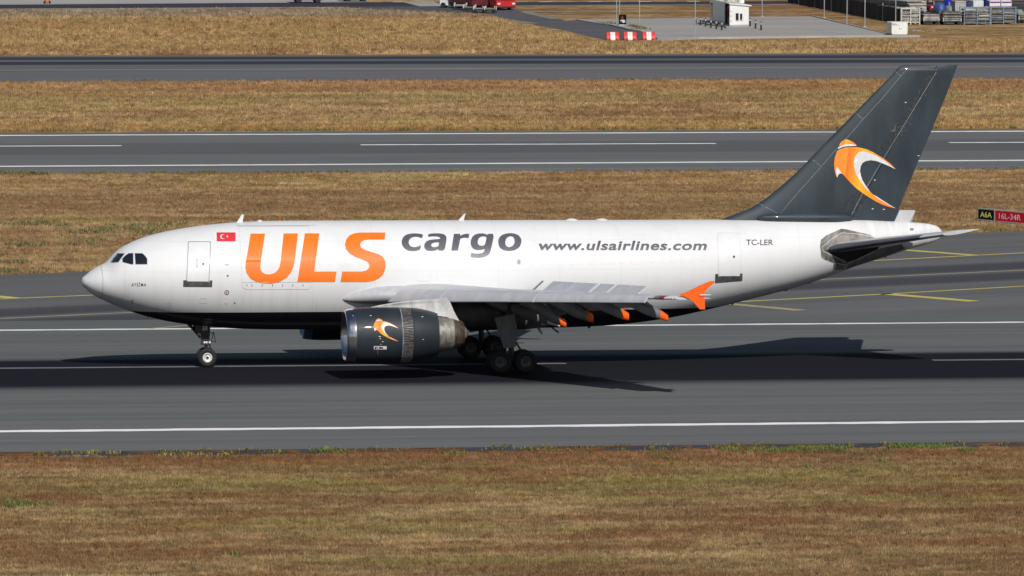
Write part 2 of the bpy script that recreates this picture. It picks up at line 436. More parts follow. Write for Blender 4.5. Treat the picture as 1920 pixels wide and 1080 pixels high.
def fuselage_mat():
    m, n, b = base_mat('white_fuselage_paint')
    P = pos(n); sx = N(n, 'ShaderNodeSeparateXYZ'); n.links.new(P, sx.inputs[0])
    X, Y, Z = sx.outputs
    white = (.735, .74, .755)
    st = noise(n, scalev(n, P, (2.2, .3, .25)), 1.0, 5, .6)
    bl = noise(n, scalev(n, P, (.5, .5, .5)), 1.0, 5, .6)
    low = step(n, Z, 5.2, 3.0)
    d = math_(n, 'MULTIPLY', step(n, st, .50, .74), math_(n, 'MULTIPLY_ADD', low, .20, .03))
    d = math_(n, 'ADD', d, math_(n, 'MULTIPLY', step(n, bl, .52, .70), .09))
    tail = math_(n, 'MULTIPLY', step(n, X, 16.5, 18.5), step(n, st, .42, .62))
    d = math_(n, 'ADD', d, math_(n, 'MULTIPLY', tail, .22))
    c = mixc(n, d, white, (.38, .36, .32))
    # skin joints: frames every 3.2 m, stringer laps
    fr = math_(n, 'FRACT', math_(n, 'MULTIPLY_ADD', X, 1 / 3.2, .37))
    j = math_(n, 'LESS_THAN', fr, .010)
    for z0 in (3.62, 5.05, 6.55):
        j = math_(n, 'MAXIMUM', j, math_(n, 'LESS_THAN', math_(n, 'ABSOLUTE', math_(n, 'SUBTRACT', Z, z0)), .012))
    rad = math_(n, 'LESS_THAN', math_(n, 'ABSOLUTE', math_(n, 'SUBTRACT', X, RADOME_X)), .022)
    c = mixc(n, math_(n, 'MULTIPLY', j, .13), c, (.25, .25, .26))
    c = mixc(n, math_(n, 'MULTIPLY', rad, .45), c, (.25, .25, .26))
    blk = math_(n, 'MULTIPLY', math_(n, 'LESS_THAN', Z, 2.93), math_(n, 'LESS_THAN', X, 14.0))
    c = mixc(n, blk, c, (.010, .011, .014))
    n.links.new(c, b.inputs['Base Color'])
    n.links.new(math_(n, 'MULTIPLY_ADD', bl, .25, .36), b.inputs['Roughness'])
    b.inputs['Specular IOR Level'].default_value = .16
    b.inputs['Coat Weight'].default_value = .22; b.inputs['Coat Roughness'].default_value = .10
    bp = N(n, 'ShaderNodeBump'); bp.inputs['Strength'].default_value = .10; bp.inputs['Distance'].default_value = .05
    n.links.new(noise(n, scalev(n, P, (1.1, 1.1, 1.1)), 1.0, 2, .5), bp.inputs['Height'])
    n.links.new(bp.outputs[0], b.inputs['Normal']); n.links.new(bp.outputs[0], b.inputs['Coat Normal'])
    return m
RADOME_X = planeY(193, 530, -1.3).x
M_white = fuselage_mat()
M_wpaint = mat('white_gloss_paint', (.74, .74, .75), .42, coat=.15, wear=.10)
M_clean = mat('clean_white_door_paint', (.735, .74, .755), .4, coat=.2, wear=.03)
M_orange = mat('orange_lettering_paint', (.92, .19, .012), .5, coat=.5, wear=.06, wscale=1.2, spec=.3)
M_ofence = mat('deep_orange_paint', (.93, .125, .006), .5, coat=.2, wear=.08, spec=.3)
M_grey_let = mat('grey_lettering_paint', (.105, .098, .125), .4, coat=.4, wear=.10)
M_dark_let = mat('dark_lettering_paint', (.03, .03, .045), .4, wear=0)
M_navy = mat('dark_grey_tail_paint', (.033, .047, .060), .5, coat=.22, wear=.22, wscale=.9, spec=.3)
M_engine = mat('dark_slate_engine_paint', (.023, .030, .039), .5, coat=.22, wear=.15, wscale=.9, spec=.3)
M_lgrey = mat('light_grey_wing_paint', (.52, .53, .56), .38, coat=.15, wear=.10, wscale=1.5)
M_mgrey = mat('mid_grey_wing_paint', (.34, .35, .37), .45, wear=.18, wscale=2)
M_dgrey = mat('dark_grey_and_shade_paint', (.17, .178, .19), .45, wear=.2)  # plain dark grey; on the flap fairings it also paints in underwing shade
M_scuff = mat('dark_scuff_plate', (.075, .075, .08), .55, wear=.45, wscale=6)
M_outline = mat('door_seal_dark', (.16, .16, .17), .6, wear=0)
M_faint = mat('faint_panel_line', (.60, .60, .61), .5, wear=0)
M_plug = mat('window_plug_edge', (.69, .69, .70), .5, wear=0)
M_glassdk = mat('cockpit_glass', (.012, .016, .022), .06, coat=1.0, wear=0, spec=.8)
M_black = mat('black_rubber', (.016, .016, .017), .75, wear=.3, wscale=8)
M_dkmetal = mat('dark_gear_metal', (.05, .05, .055), .45, .3, wear=.3, wscale=8)
M_chrome = mat('polished_lip_metal', (.62, .62, .66), .16, 1.0, wear=.15, wscale=4)
M_steel = mat('worn_nozzle_metal', (.27, .255, .23), .5, .45, wear=.4, wscale=5)
M_burnt = mat('heat_stained_metal', (.17, .125, .095), .5, .7, wear=.45, wscale=6)
M_red = mat('red_flag_paint', (.75, .035, .05), .4, coat=.3, wear=.05)
M_rim = mat('white_wheel_rim', (.72, .72, .70), .4, wear=.3, wscale=10)
M_rimshade = mat('shade_darkened_rim', (.11, .11, .115), .45, .3, wear=.35, wscale=10)  # main wheel rims, colour darkened to stand in for the wing's shadow
M_dirty = mat('stained_bare_metal', (.23, .215, .20), .5, .4, wear=.45, wscale=3)
M_navlight = mat('red_lamp_glass', (.30, .02, .03), .15, wear=0)

# --- fuselage: silhouette top/bottom measured on the symmetry plane
TOP = [(152.6, 528), (153.5, 523), (156, 519.5), (160, 516.5), (171.7, 507), (185, 498.7), (200.5, 491.3), (209, 481), (218, 471.7), (230, 463), (246.7, 454.5), (263, 447.5), (280, 442), (296.7, 437.5), (330, 430.5), (363, 425.2), (396.7, 421), (443, 417), (500, 414.6), (560, 413.8), (640, 413.6), (960, 412.6), (1280, 412), (1500, 411), (1600, 411.7), (1662, 414.5), (1737, 419), (1755, 423), (1763, 429), (1765.5, 434)]
BOT = [(152.6, 528), (153.2, 533), (155.5, 537), (160, 541), (169, 549.5), (193, 562.8), (233, 579.7), (273, 592.7), (305, 600.5), (351.7, 608), (400, 613), (447, 616), (520, 617.5), (640, 617.2), (800, 616.5), (960, 615.3), (1060, 613.5), (1126.7, 610.8), (1176.7, 606.5), (1251.7, 596), (1326.7, 580), (1376.7, 568), (1413, 559), (1473, 543.6), (1536.7, 524), (1608, 498), (1661.7, 481), (1695, 470), (1720, 462.5), (1753, 452.5), (1763, 446), (1765.5, 440)]
def cv(L):
    P = [planeY(x, y, 0) for x, y in L]; return pchip([p.x for p in P], [p.z for p in P])
ftop, fbot = cv(TOP), cv(BOT)
XN = planeY(152.6, 528).x; XT = planeY(1765.4, 437).x
fwid = pchip([XN + s for s in (0, .06, .2, .5, 1.0, 2.0, 3.2, 4.6, 6.2, 8.0, 28.0, 31.0, 34.0, 37.0, 40.0, 42.5, 44.3, 45.05)],
             [.02, .30, .56, .92, 1.32, 1.88, 2.32, 2.62, 2.77, 2.82, 2.82, 2.70, 2.36, 1.86, 1.28, .80, .42, .17])
def fsec(X):
    t, b_ = ftop(X), fbot(X); return (t + b_) / 2, max((t - b_) / 2, .02), fwid(X)
stn = [XN + .002] + [XN + .05 * k for k in (1, 2, 3, 5, 7, 10)] + list(np.linspace(XN + .7, XN + 9, 44)) + list(np.linspace(XN + 9.6, XN + 27, 26)) + list(np.linspace(XN + 27.4, XT - .3, 52)) + [XT - .15, XT - .05, XT]
NS = 72
g = G()
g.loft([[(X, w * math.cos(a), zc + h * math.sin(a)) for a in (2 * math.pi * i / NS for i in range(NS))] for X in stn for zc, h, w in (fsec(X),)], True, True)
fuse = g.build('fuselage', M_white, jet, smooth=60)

def skinY(X, Z):
    zc, h, w = fsec(X); q = 1 - ((Z - zc) / h) ** 2
    return -w * math.sqrt(max(q, 0.0))
def skin(px, py, off=.012):
    Y = -2.0
    for _ in range(9):
        p = planeY(px, py, Y); Y = skinY(p.x, p.z)
    p = planeY(px, py, Y)
    e = .03
    dx = (skinY(p.x + e, p.z) - skinY(p.x - e, p.z)) / (2 * e); dz = (skinY(p.x, p.z + e) - skinY(p.x, p.z - e)) / (2 * e)
    nn = Vector((dx, -1, dz)); 
    if nn.length > 8: nn = Vector((0, -.3, 1 if p.z > fsec(p.x)[0] else -1))
    nn.normalize()
    return Vector((p.x, Y, p.z)) + nn * off

# fin surface: rows of (py, px leading edge, px trailing edge, px hinge)
FIN = [(418, 1330, 1675, 1594), (411.5, 1350, 1677.5, 1596), (407, 1366, 1679, 1597), (402, 1377, 1681.5, 1599.6), (391.7, 1404, 1685.5, 1605), (380, 1424, 1690, 1611), (355, 1457, 1700.5, 1625), (330, 1486, 1711, 1639.5), (300, 1516.5, 1723, 1656), (278, 1537.5, 1732.5, 1668.5), (231, 1583.5, 1752.5, 1695), (170, 1643, 1777.5, 1729.5), (136, 1676.5, 1790.5, 1748.5), (127, 1684, 1793.5, 1753.5), (123.5, 1689.5, 1795, 1755.5), (121.6, 1698, 1796, 1756.5)]
fz = []; 
for py, a, b_, h_ in FIN:
    fz.append((planeY(a, py).z, planeY(a, py).x, planeY(b_, py).x, planeY(h_, py).x))
fz.sort()
FLE = pchip([q[0] for q in fz], [q[1] for q in fz]); FTE = pchip([q[0] for q in fz], [q[2] for q in fz]); FHI = pchip([q[0] for q in fz], [q[3] for q in fz])
ZF0, ZF1 = fz[0][0], fz[-1][0]
def naca(t): return 5 * (.2969 * math.sqrt(max(t, 0)) - .126 * t - .3516 * t * t + .2843 * t ** 3 - .1015 * t ** 4)
def finhalf(X, Z):
    a, c = FLE(Z), FTE(Z); t = min(max((X - a) / (c - a), 0), 1)
    th = min(.105 * (c - a), .78)
    if Z > ZF1 - .25: th *= math.sqrt(max(0.02, (ZF1 + .02 - Z) / .27))
    return th * naca(t)
def finmesh(name, x0f, x1f, n, parent, m, z0=ZF0, z1=ZF1):
    g = G(); zs = np.concatenate([np.linspace(z0, z1 - .4, 34), np.linspace(z1 - .3, z1, 6)])
    secs = []
    for z in zs:
        a, b_ = x0f(z), x1f(z); ring = []
        us = [(1 - math.cos(math.pi * i / n)) / 2 for i in range(n + 1)]
        for u in us: X = a + (b_ - a) * u; ring.append((X, -finhalf(X, z), z))
        for u in us[::-1]: X = a + (b_ - a) * u; ring.append((X, finhalf(X, z) + .002, z))
        secs.append(ring)
    g.loft(secs, True, True)
    return g.build(name, m, parent, smooth=50)
fin = finmesh('tail_fin', FLE, FHI, 26, jet, M_navy)
zr0 = ZF0
rudder = finmesh('rudder', lambda z: FHI(z) + .035, FTE, 10, jet, M_navy, zr0)
def fskin(px, py, off=.012):
    Y = -.3
    for _ in range(5):
        p = planeY(px, py, Y); Y = -finhalf(p.x, p.z)
    p = planeY(px, py, Y)
    return Vector((p.x, Y - off, p.z))

# --- decals: flat print laid on a curved skin
def decal(name, loops, m, parent, f=skin, off=.012, dx=9.0, dy=3.5, label=None):
    """loops: list of (outline, [holes]) in drawing units"""
    bm = bmesh.new()
    for out, holes in loops:
        polys = [[Vector((x, y, 0)) for x, y in lp] for lp in [out] + list(holes)]
        tri = tessellate_polygon(polys)
        flat = [v for lp in polys for v in lp]
        bv = [bm.verts.new(v) for v in flat]
        for t in tri:
            try: bm.faces.new([bv[i] for i in t])
            except ValueError: pass
    x0 = min(v.co.x for v in bm.verts); x1 = max(v.co.x for v in bm.verts); y0 = min(v.co.y for v in bm.verts); y1 = max(v.co.y for v in bm.verts)
    for ax, a, b_, d in ((0, x0, x1, dx), (1, y0, y1, dy)):
        k = math.floor(a / d) + 1
        while k * d < b_:
            nn = (1, 0, 0) if ax == 0 else (0, 1, 0); co = (k * d, 0, 0) if ax == 0 else (0, k * d, 0)
            bmesh.ops.bisect_plane(bm, geom=bm.verts[:] + bm.edges[:] + bm.faces[:], plane_co=co, plane_no=nn)
            k += 1
    bmesh.ops.triangulate(bm, faces=bm.faces[:])
    me = bpy.data.meshes.new(name)
    for v in bm.verts: v.co = f(v.co.x, v.co.y, off)
    bm.to_mesh(me); bm.free()
    # face outwards (towards -Y side of the skin)
    flip = sum(p.normal.y for p in me.polygons) > 0
    if flip: me.flip_normals()
    for p in me.polygons: p.use_smooth = True
    me.materials.append(m)
    o = bpy.data.objects.new(name, me); COL.objects.link(o); o.parent = parent
    if label: o['label'] = label
    return o
def xf(pts, s, ox, oy): return [(ox + x / s, oy + y / s) for x, y in pts]
def rrect(x0, y0, x1, y1, r, sk=0.0, n=4):
    out = []
    for cx, cy, a0 in ((x1 - r, y0 + r, -90), (x1 - r, y1 - r, 0), (x0 + r, y1 - r, 90), (x0 + r, y0 + r, 180)):
        for i in range(n + 1):
            a = R(a0 + 90 * i / n); x, y = cx + r * math.cos(a), cy + r * math.sin(a)
            out.append((x + sk * (y1 - y) / max(y1 - y0, 1e-6), y))
    return out
def inset_poly(p, d):
    cx = sum(q[0] for q in p) / len(p); cy = sum(q[1] for q in p) / len(p)
    w = max(q[0] for q in p) - cx; h = max(q[1] for q in p) - cy
    return [(cx + (x - cx) * (w - d) / w, cy + (y - cy) * (h - d) / h) for x, y in p]
def poly_line(pts, w):
    L = []; Rr = []
    for i, p in enumerate(pts):
        a = Vector(pts[max(i - 1, 0)]); b_ = Vector(pts[min(i + 1, len(pts) - 1)]); t = (b_ - a).normalized(); nn = Vector((-t.y, t.x)) * w / 2
        L.append((p[0] + nn.x, p[1] + nn.y)); Rr.append((p[0] - nn.x, p[1] - nn.y))
    return L + Rr[::-1]
def smooth_loop(p, it=1):
    for _ in range(it):
        q = []
        for i in range(len(p)):
            a, b_ = p[i], p[(i + 1) % len(p)]
            if math.hypot(b_[0] - a[0], b_[1] - a[1]) < 1.2: q.append(a); continue
            q += [(a[0] * .8 + b_[0] * .2, a[1] * .8 + b_[1] * .2), (a[0] * .2 + b_[0] * .8, a[1] * .2 + b_[1] * .8)]
        p = q
    return p
def text_poly_decal(name, txt, box, m, parent, f=skin, shear=0.0, bold=0.0, slope=0.0, space=1.0, off=.012, label=None, dy=3.5, dx=9.0):
    cu = bpy.data.curves.new('t', 'FONT'); cu.body = txt; cu.size = 1.0; cu.shear = shear; cu.offset = bold; cu.fill_mode = 'BOTH'; cu.resolution_u = 4; cu.space_character = space
    ob = bpy.data.objects.new('t', cu); COL.objects.link(ob)
    dg = bpy.context.evaluated_depsgraph_get(); me = bpy.data.meshes.new_from_object(ob.evaluated_get(dg))
    bpy.data.objects.remove(ob); bpy.data.curves.remove(cu)
    bm = bmesh.new(); bm.from_mesh(me); bpy.data.meshes.remove(me)
    x0 = min(v.co.x for v in bm.verts); x1 = max(v.co.x for v in bm.verts); y0 = min(v.co.y for v in bm.verts); y1 = max(v.co.y for v in bm.verts)
    for v in bm.verts:
        v.co.x = box[0] + (v.co.x - x0) / (x1 - x0) * (box[2] - box[0]); v.co.y = box[3] + (v.co.y - y0) / (y1 - y0) * (box[1] - box[3])
        v.co.z = 0
        v.co.y += slope * (v.co.x - box[0])
    for ax, a, b_, d in ((0, box[0], box[2], dx), (1, box[1] - 4, box[3] + 4, dy)):
        k = math.floor(a / d) + 1
        while k * d < b_:
            nn = (1, 0, 0) if ax == 0 else (0, 1, 0); co = (k * d, 0, 0) if ax == 0 else (0, k * d, 0)
            bmesh.ops.bisect_plane(bm, geom=bm.verts[:] + bm.edges[:] + bm.faces[:], plane_co=co, plane_no=nn); k += 1
    bmesh.ops.triangulate(bm, faces=bm.faces[:])
    for v in bm.verts: v.co = f(v.co.x, v.co.y, off)
    me = bpy.data.meshes.new(name); bm.to_mesh(me); bm.free()
    if sum(p.normal.y for p in me.polygons) > 0: me.flip_normals()
    me.materials.append(m)
    o = bpy.data.objects.new(name, me); COL.objects.link(o); o.parent = parent
    if label: o['label'] = label
    return o

# --- main titles
U = xf([(240, 290), (402, 290), (374, 470), (355, 600), (348, 655), (354, 695), (372, 725), (410, 744), (460, 746), (510, 730), (548, 695), (568, 650), (580, 580), (610, 288), (772, 288), (738, 580), (722, 660), (690, 730), (640, 788), (560, 834), (470, 852), (390, 850), (310, 834), (240, 795), (195, 735), (180, 670), (185, 600), (200, 530)], 6, 430, 390)
L_ = xf([(850, 287), (1013, 287), (955, 715), (1207, 715), (1187, 832), (765, 832)], 6, 430, 390)
S_ = xf([(1757, 278), (1747, 357), (1560, 357), (1515, 363), (1484, 382), (1470, 410), (1480, 445), (1520, 470), (1600, 497), (1680, 521), (1730, 552), (1755, 602), (1757, 670), (1735, 740), (1690, 788), (1620, 820), (1540, 832), (1250, 832), (1270, 715), (1490, 715), (1545, 701), (1574, 668), (1575, 632), (1550, 603), (1500, 582), (1420, 552), (1350, 510), (1312, 462), (1300, 410), (1315, 352), (1350, 312), (1400, 288), (1470, 278)], 6, 430, 390)
for lp in (U, L_, S_): decal('title_letter', [(lp, [])], M_orange, fuse, off=.016)
C6 = dict(s=7.68, ox=740, oy=425)
c_ = xf([(410, 115), (395, 170), (340, 149), (290, 146), (240, 160), (210, 190), (200, 225), (210, 265), (240, 290), (290, 298), (340, 287), (380, 262), (368, 330), (310, 350), (250, 353), (190, 345), (135, 310), (105, 260), (100, 205), (122, 150), (170, 115), (240, 99), (320, 99), (370, 105)], **C6)
a_ = xf([(478, 148), (485, 107), (560, 98), (650, 98), (710, 110), (742, 140), (748, 185), (718, 345), (625, 345), (630, 322), (580, 345), (520, 353), (460, 343), (427, 305), (425, 262), (450, 217), (500, 193), (570, 184), (655, 178), (655, 158), (625, 145), (560, 140)], **C6)
ah = xf([(640, 225), (635, 270), (615, 290), (575, 298), (540, 293), (523, 270), (535, 243), (575, 229)], **C6)
r__ = xf([(853, 105), (948, 105), (942, 135), (985, 113), (1025, 105), (1075, 103), (1065, 165), (1000, 160), (945, 175), (910, 345), (815, 345)], **C6)
g_ = xf([(1435, 105), (1385, 340), (1362, 395), (1300, 437), (1200, 450), (1090, 440), (1100, 378), (1160, 390), (1230, 390), (1280, 370), (1300, 320), (1250, 335), (1190, 340), (1130, 320), (1097, 270), (1093, 210), (1115, 150), (1160, 113), (1220, 98), (1290, 100), (1335, 120), (1345, 105)], **C6)
gh = xf([(1325, 150), (1300, 265), (1260, 280), (1215, 270), (1192, 235), (1200, 185), (1230, 150), (1275, 140)], **C6)
o_ = xf([(1497, 265), (1489, 200), (1510, 150), (1560, 112), (1640, 95), (1720, 98), (1785, 125), (1823, 175), (1825, 235), (1795, 300), (1730, 340), (1650, 353), (1570, 342), (1517, 308)], **C6)
oh = xf([(1590, 240), (1597, 190), (1625, 152), (1670, 137), (1708, 150), (1728, 195), (1725, 243), (1695, 283), (1645, 300), (1607, 280)], **C6)
for o, h in ((c_, []), (a_, [ah]), (r__, []), (g_, [gh]), (o_, [oh])):
    decal('subtitle_letter', [(smooth_loop(o) if o is not r__ else o, [smooth_loop(q) for q in h])], M_grey_let, fuse)
text_poly_decal('web_address_lettering', 'www.ulsairlines.com', (1010, 451.5, 1325.5, 469.5), M_grey_let, fuse, shear=.18, bold=.028, space=1.08)
text_poly_decal('registration_lettering', 'TC-LER', (1399, 449.3, 1449.5, 459.8), M_dark_let, fuse, bold=.008)
text_poly_decal('name_lettering', 'AYS\u0130MA', (246.5, 528.6, 274.2, 536.6), M_dark_let, fuse, bold=.004, space=1.3, dx=4, off=.02)
# flag
fl = decal('national_flag', [(rrect(406.3, 436, 441.7, 452.6, .3), [])], M_red, fuse)
cres = [(417.5 + 4.6 * math.cos(a), 444.1 + 4.3 * math.sin(a)) for a in np.linspace(R(38), R(322), 22)] + [(418.7 + 3.6 * math.cos(a), 444.1 + 3.4 * math.sin(a)) for a in np.linspace(R(318), R(42), 18)]
star = [(426.3 + (2.6 if i % 2 == 0 else 1.05) * math.cos(R(180 + 36 * i)), 443.6 + (2.6 if i % 2 == 0 else 1.05) * math.sin(R(180 + 36 * i))) for i in range(10)]
decal('flag_crescent', [(cres, [])], M_wpaint, fuse, off=.022)
decal('flag_star', [(star, [])], M_wpaint, fuse, off=.022)

# --- doors, windows, marks on the fuselage
def ring_decal(name, loop, w, m, parent, off, f=skin, label=None, dy=3.5, dx=9):
    return decal(name, [(loop, [inset_poly(loop, w)])], m, parent, f, off, dx, dy, label)
dl = [(353, 454), (354.5, 453.2), (393.5, 453.4), (395.2, 455), (392.2, 526), (391, 528.6), (350.8, 528.2), (349.6, 526)]
door1 = decal('cabin_door', [(inset_poly(dl, .6), [])], M_clean, jet, off=.018, label='front cabin door outlined in dark grey')
ring_decal('door_seal', dl, 1.0, M_outline, door1, .026)
decal('scuff_plate', [([(343.8, 525.3), (349, 525.3), (350.5, 528.9), (392.5, 529), (393.3, 525.5), (398, 525.6), (397.7, 537.6), (343.6, 537.2)], [])], M_scuff, door1, off=.03)
decal('door_handle', [(rrect(368.3, 486.5, 371.2, 502, .8), [inset_poly(rrect(368.3, 486.5, 371.2, 502, .8), .7)])], M_outline, door1, off=.026)
decal('door_window', [([(381 + 2.5 * math.cos(a), 495 + 2.6 * math.sin(a)) for a in np.linspace(0, 2 * math.pi, 12)[:-1]], [])], M_dark_let, door1, off=.03, dx=3, dy=3)
d2 = [(1345.3, 438), (1347, 437), (1386.3, 437), (1387.6, 439), (1387.8, 512), (1386, 517), (1349, 517.2), (1346.6, 513)]
door2 = decal('cabin_door', [(inset_poly(d2, .6), [])], M_clean, jet, off=.018, label='rear cabin door above the orange winglet')
ring_decal('door_seal', d2, .7, M_faint, door2, .026)
decal('scuff_plate', [([(1341, 513.5), (1345.5, 513.3), (1347, 518.3), (1386, 517.2), (1388, 512.3), (1392, 512.6), (1391.6, 525.6), (1340.6, 530)], [])], M_scuff, door2, off=.03)
decal('door_handle', [(rrect(1361.5, 479, 1366, 494, 1.0), [inset_poly(rrect(1361.5, 479, 1366, 494, 1.0), .7)])], M_plug, door2, off=.026)
decal('door_window', [([(1376 + 2.1 * math.cos(a), 481.5 + 2.3 * math.sin(a)) for a in np.linspace(0, 2 * math.pi, 12)[:-1]], [])], M_dark_let, door2, off=.03, dx=3, dy=3)
cd = [(447, 423.4), (577.5, 423.2), (581, 445), (584.5, 470), (585.8, 495), (585.8, 531), (583.5, 538), (577.5, 542.5), (463, 543), (456, 540), (453.3, 533), (452.5, 500), (450, 455)]
cargo = ring_decal('cargo_door_edge', cd, .75, M_faint, jet, .014, label='outline of the big main deck cargo door')
decal('hinge_line', [(poly_line([(443, 423), (592, 422.6)], .7), [])], M_faint, cargo, off=.016)
decal('latch_line', [(poly_line([(454, 529.3), (585.5, 529)], .6), [])], M_faint, cargo, off=.016)
for x in (463, 472.5, 491.5, 511, 530, 549, 568): decal('latch', [(rrect(x - .6, 533, x + .6, 536.5, .3), [])], M_outline, cargo, off=.02)
ring_decal('service_door_edge', rrect(780.5, 481, 807, 527.5, 4), .6, M_plug, fuse, .014)
wl = [601 + 18.85 * k for k in range(39)]
for x in wl:
    if 779 < x < 808: continue
    if x > 1338: break
    yy = 491 if x < 1060 else 491 - (x - 1060) * .026
    ring_decal('window_plug', rrect(x - 4.6, yy - 6, x + 4.6, yy + 6, 3.2), .85, M_plug, fuse, .008, dx=20, dy=5)
for x, y in ((425.3, 491.8), (972.5, 490)):
    w_ = decal('cabin_window', [(rrect(x - 4.4, y - 5.8, x + 4.4, y + 5.8, 3.6), [])], M_faint, fuse, off=.014, label='small rounded cabin window')
    decal('window_glass', [(rrect(x - 2.4, y - 3.6, x + 3.2, y + 4.6, 2.4), [])], mat('cabin_glass', (.30, .31, .36), .15, coat=.6, wear=0), fuse, off=.022)
decal('round_warning_mark', [([(425.2 + 4.5 * math.cos(a), 548.4 + 4.5 * math.sin(a)) for a in np.linspace(0, 2 * math.pi, 18)[:-1]], [[(425.2 + 3.2 * math.cos(a), 548.4 + 3.2 * math.sin(a)) for a in np.linspace(0, 2 * math.pi, 18)[:-1]]])], mat('dark_red_paint', (.22, .03, .04), .5, wear=0), fuse)
for x, y, r_, mm in ((425.2, 548.4, 1.5, M_outline), (427, 517, 2.0, M_outline), (424.8, 567.2, 2.4, M_wpaint), (440, 567.8, 1.5, M_outline), (319, 485.5, .9, M_faint)):
    decal('static_port', [([(x + r_ * math.cos(a), y + r_ * math.sin(a)) for a in np.linspace(0, 2 * math.pi, 10)[:-1]], [])], mm, fuse, off=.016)
for x0, y0, x1, y1 in ((373.5, 559, 388, 568), (313, 566.5, 320, 582), (1474, 527.5, 1402, 528.2)):
    if x0 < x1: ring_decal('access_panel', rrect(x0, y0, x1, y1, 1), .5, M_faint, fuse, .013)
decal('pitot_probe', [([(243.5, 561.8), (253, 561.8), (250, 564), (248.8, 569), (247, 569), (246.5, 564)], [])], M_mgrey, fuse, off=.03)
decal('nose_strip', [(poly_line([(165, 540.5), (176, 548), (190, 554.3)], .6), [])], M_wpaint, fuse, off=.015, dx=4)
# registration-side small dark marks behind the titles
decal('tail_marking', [(rrect(1706, 428, 1713, 432, .4), [])], M_outline, fuse)
# cockpit windows
for lp in ([(200.8, 492.4), (209, 483), (218, 475.6), (233.6, 475.8), (228, 483), (222, 491.4)],
           [(230, 485.6), (235, 480), (241.5, 475.6), (249.6, 475.3), (249.9, 495.3), (245, 495.3), (238, 493.3), (230.5, 491.3)],
           [(253.3, 475.3), (267, 475.5), (272, 480), (275.8, 485.2), (275.9, 495.2), (254.7, 495.4)]):
    rim = decal('cockpit_window', [(inset_poly(lp, -.7), [])], mat('window_rim', (.30, .30, .31), .5, wear=0), jet, off=.012, dx=3, dy=3)
    decal('pane', [(lp, [])], M_glassdk, rim, off=.02, dx=3, dy=3)
# stained plate round the tailplane root and grey lower tail
plate = decal('trim_plate', [([(1537.5, 462), (1539, 450), (1549, 441.5), (1561.7, 436), (1578, 429), (1588, 430.5), (1606, 434.5), (1630, 440), (1641, 446.5), (1660, 450), (1645, 467), (1603, 488), (1585, 495.5), (1563, 492.5), (1548, 487.5), (1540, 483)], [])], M_dirty, fuse, off=.014, label='stained unpainted plate at the tailplane root')
decal('seal_line', [(poly_line([(1640, 445.5), (1612, 439.6), (1578, 437), (1560, 448), (1541, 463.5), (1543, 470.5), (1560, 479), (1584, 489.6)], 1.0), [])], mat('pale_seal', (.62, .62, .62), .5, wear=.2), fuse, off=.03, dx=5)
decal('grey_tail_patch', [([(1562.5, 505.5), (1563, 493.5), (1585, 496.5), (1606, 487.8), (1650, 466), (1690, 457), (1697, 466.5), (1661, 480), (1608, 496.5), (1585, 504.5)], [])], mat('grey_lower_tail_paint', (.20, .20, .205), .5, wear=.3, wscale=2), fuse, off=.016, dx=5, dy=2.5)

decal('trim_opening_and_shadow', [([(1546, 469), (1600, 468), (1646, 461), (1646.5, 467), (1603, 486.5), (1587, 490.5), (1565, 480)], [])], M_black, fuse, off=.022, dx=5)  # flat black for the opening together with the tailplane's painted shadow
# --- fin details
ftail = G(); 
decal('fin_panel_line', [(poly_line([(1420, 380), (1462, 402), (1480, 380), (1500, 357), (1540, 312), (1572, 275), (1600, 245), (1618, 223.5), (1650, 189), (1689, 142.5), (1699, 131), (1757, 131)], .55), [])], mat('pale_rivet_line', (.30, .32, .33), .5, wear=.3, wscale=12), fin, fskin, .014, 12, 12)
for a, b_ in (((1602, 210), (1618, 223.5)), ((1679, 134.5), (1689, 142.8)), ((1520, 296.5), (1539, 312))):
    decal('fin_panel_line', [(poly_line([a, b_], .6), [])], _cache['pale_rivet_line'], fin, fskin, .014, 12, 12)
hl = [(1744, 132), (1743, 142), (1732, 160), (1706, 194), (1676, 238), (1651, 278), (1664, 286)]
decal('rudder_cover_strip', [([(1744.5, 131), (1757, 131), (1753, 143), (1720, 195), (1690, 245), (1663, 286), (1650.5, 277.5), (1674, 240), (1705, 195), (1737, 150)], [])], mat('darker_fin_panel', (.028, .036, .042), .5, wear=.4, wscale=10), fin, fskin, .010, 12, 8)
decal('rudder_cover_strip', [([(1615, 352), (1629, 364), (1607, 398), (1597, 404.5), (1568, 403), (1569, 396), (1590, 372)], [])], _cache['darker_fin_panel'], fin, fskin, .010, 12, 8)
decal('fin_panel_line', [(poly_line([(1755.5, 135), (1720, 193), (1690, 243), (1664, 285), (1640, 325), (1615, 367), (1597, 402)], .8), [])], _cache['pale_rivet_line'], fin, fskin, .016, 12, 8)
for _ in range(60):
    t = random.random(); x = 1755 - 156 * t + random.uniform(-13, 8); y = 138 + 262 * t
    if 262 < y < 385 and x < 1680 and 1568 < x: continue
    decal('fastener', [([(x - .45, y), (x, y - .45), (x + .45, y), (x, y + .45)], [])], _cache['pale_seal'], fin, fskin, .02)
for x, y in ((1698, 192), (1640, 337.5), (1636, 391.5), (1657, 392.5), (1722, 292)):
    decal('static_wick_mount', [(rrect(x - 1.8, y - .7, x + 1.8, y + .7, .6), [])], M_wpaint, rudder if x > 1630 else fin, fskin, .03)
# root fairing of the fin
g = G(); secs = []
for x, r_ in ((1420, .02), (1425, .12), (1435, .2), (1460, .25), (1500, .27), (1540, .27), (1567, .25), (1580, .20), (1594, .12), (1602, .02)):
    p = planeY(x, 409.0, -.55); secs.append([(p.x, -.42 - r_ * 1.1 * math.cos(a), p.z + r_ * math.sin(a)) for a in (2 * math.pi * i / 14 for i in range(14))])
g.loft(secs, True, True); g.build('fin_root_fairing', M_navy, jet, smooth=50)
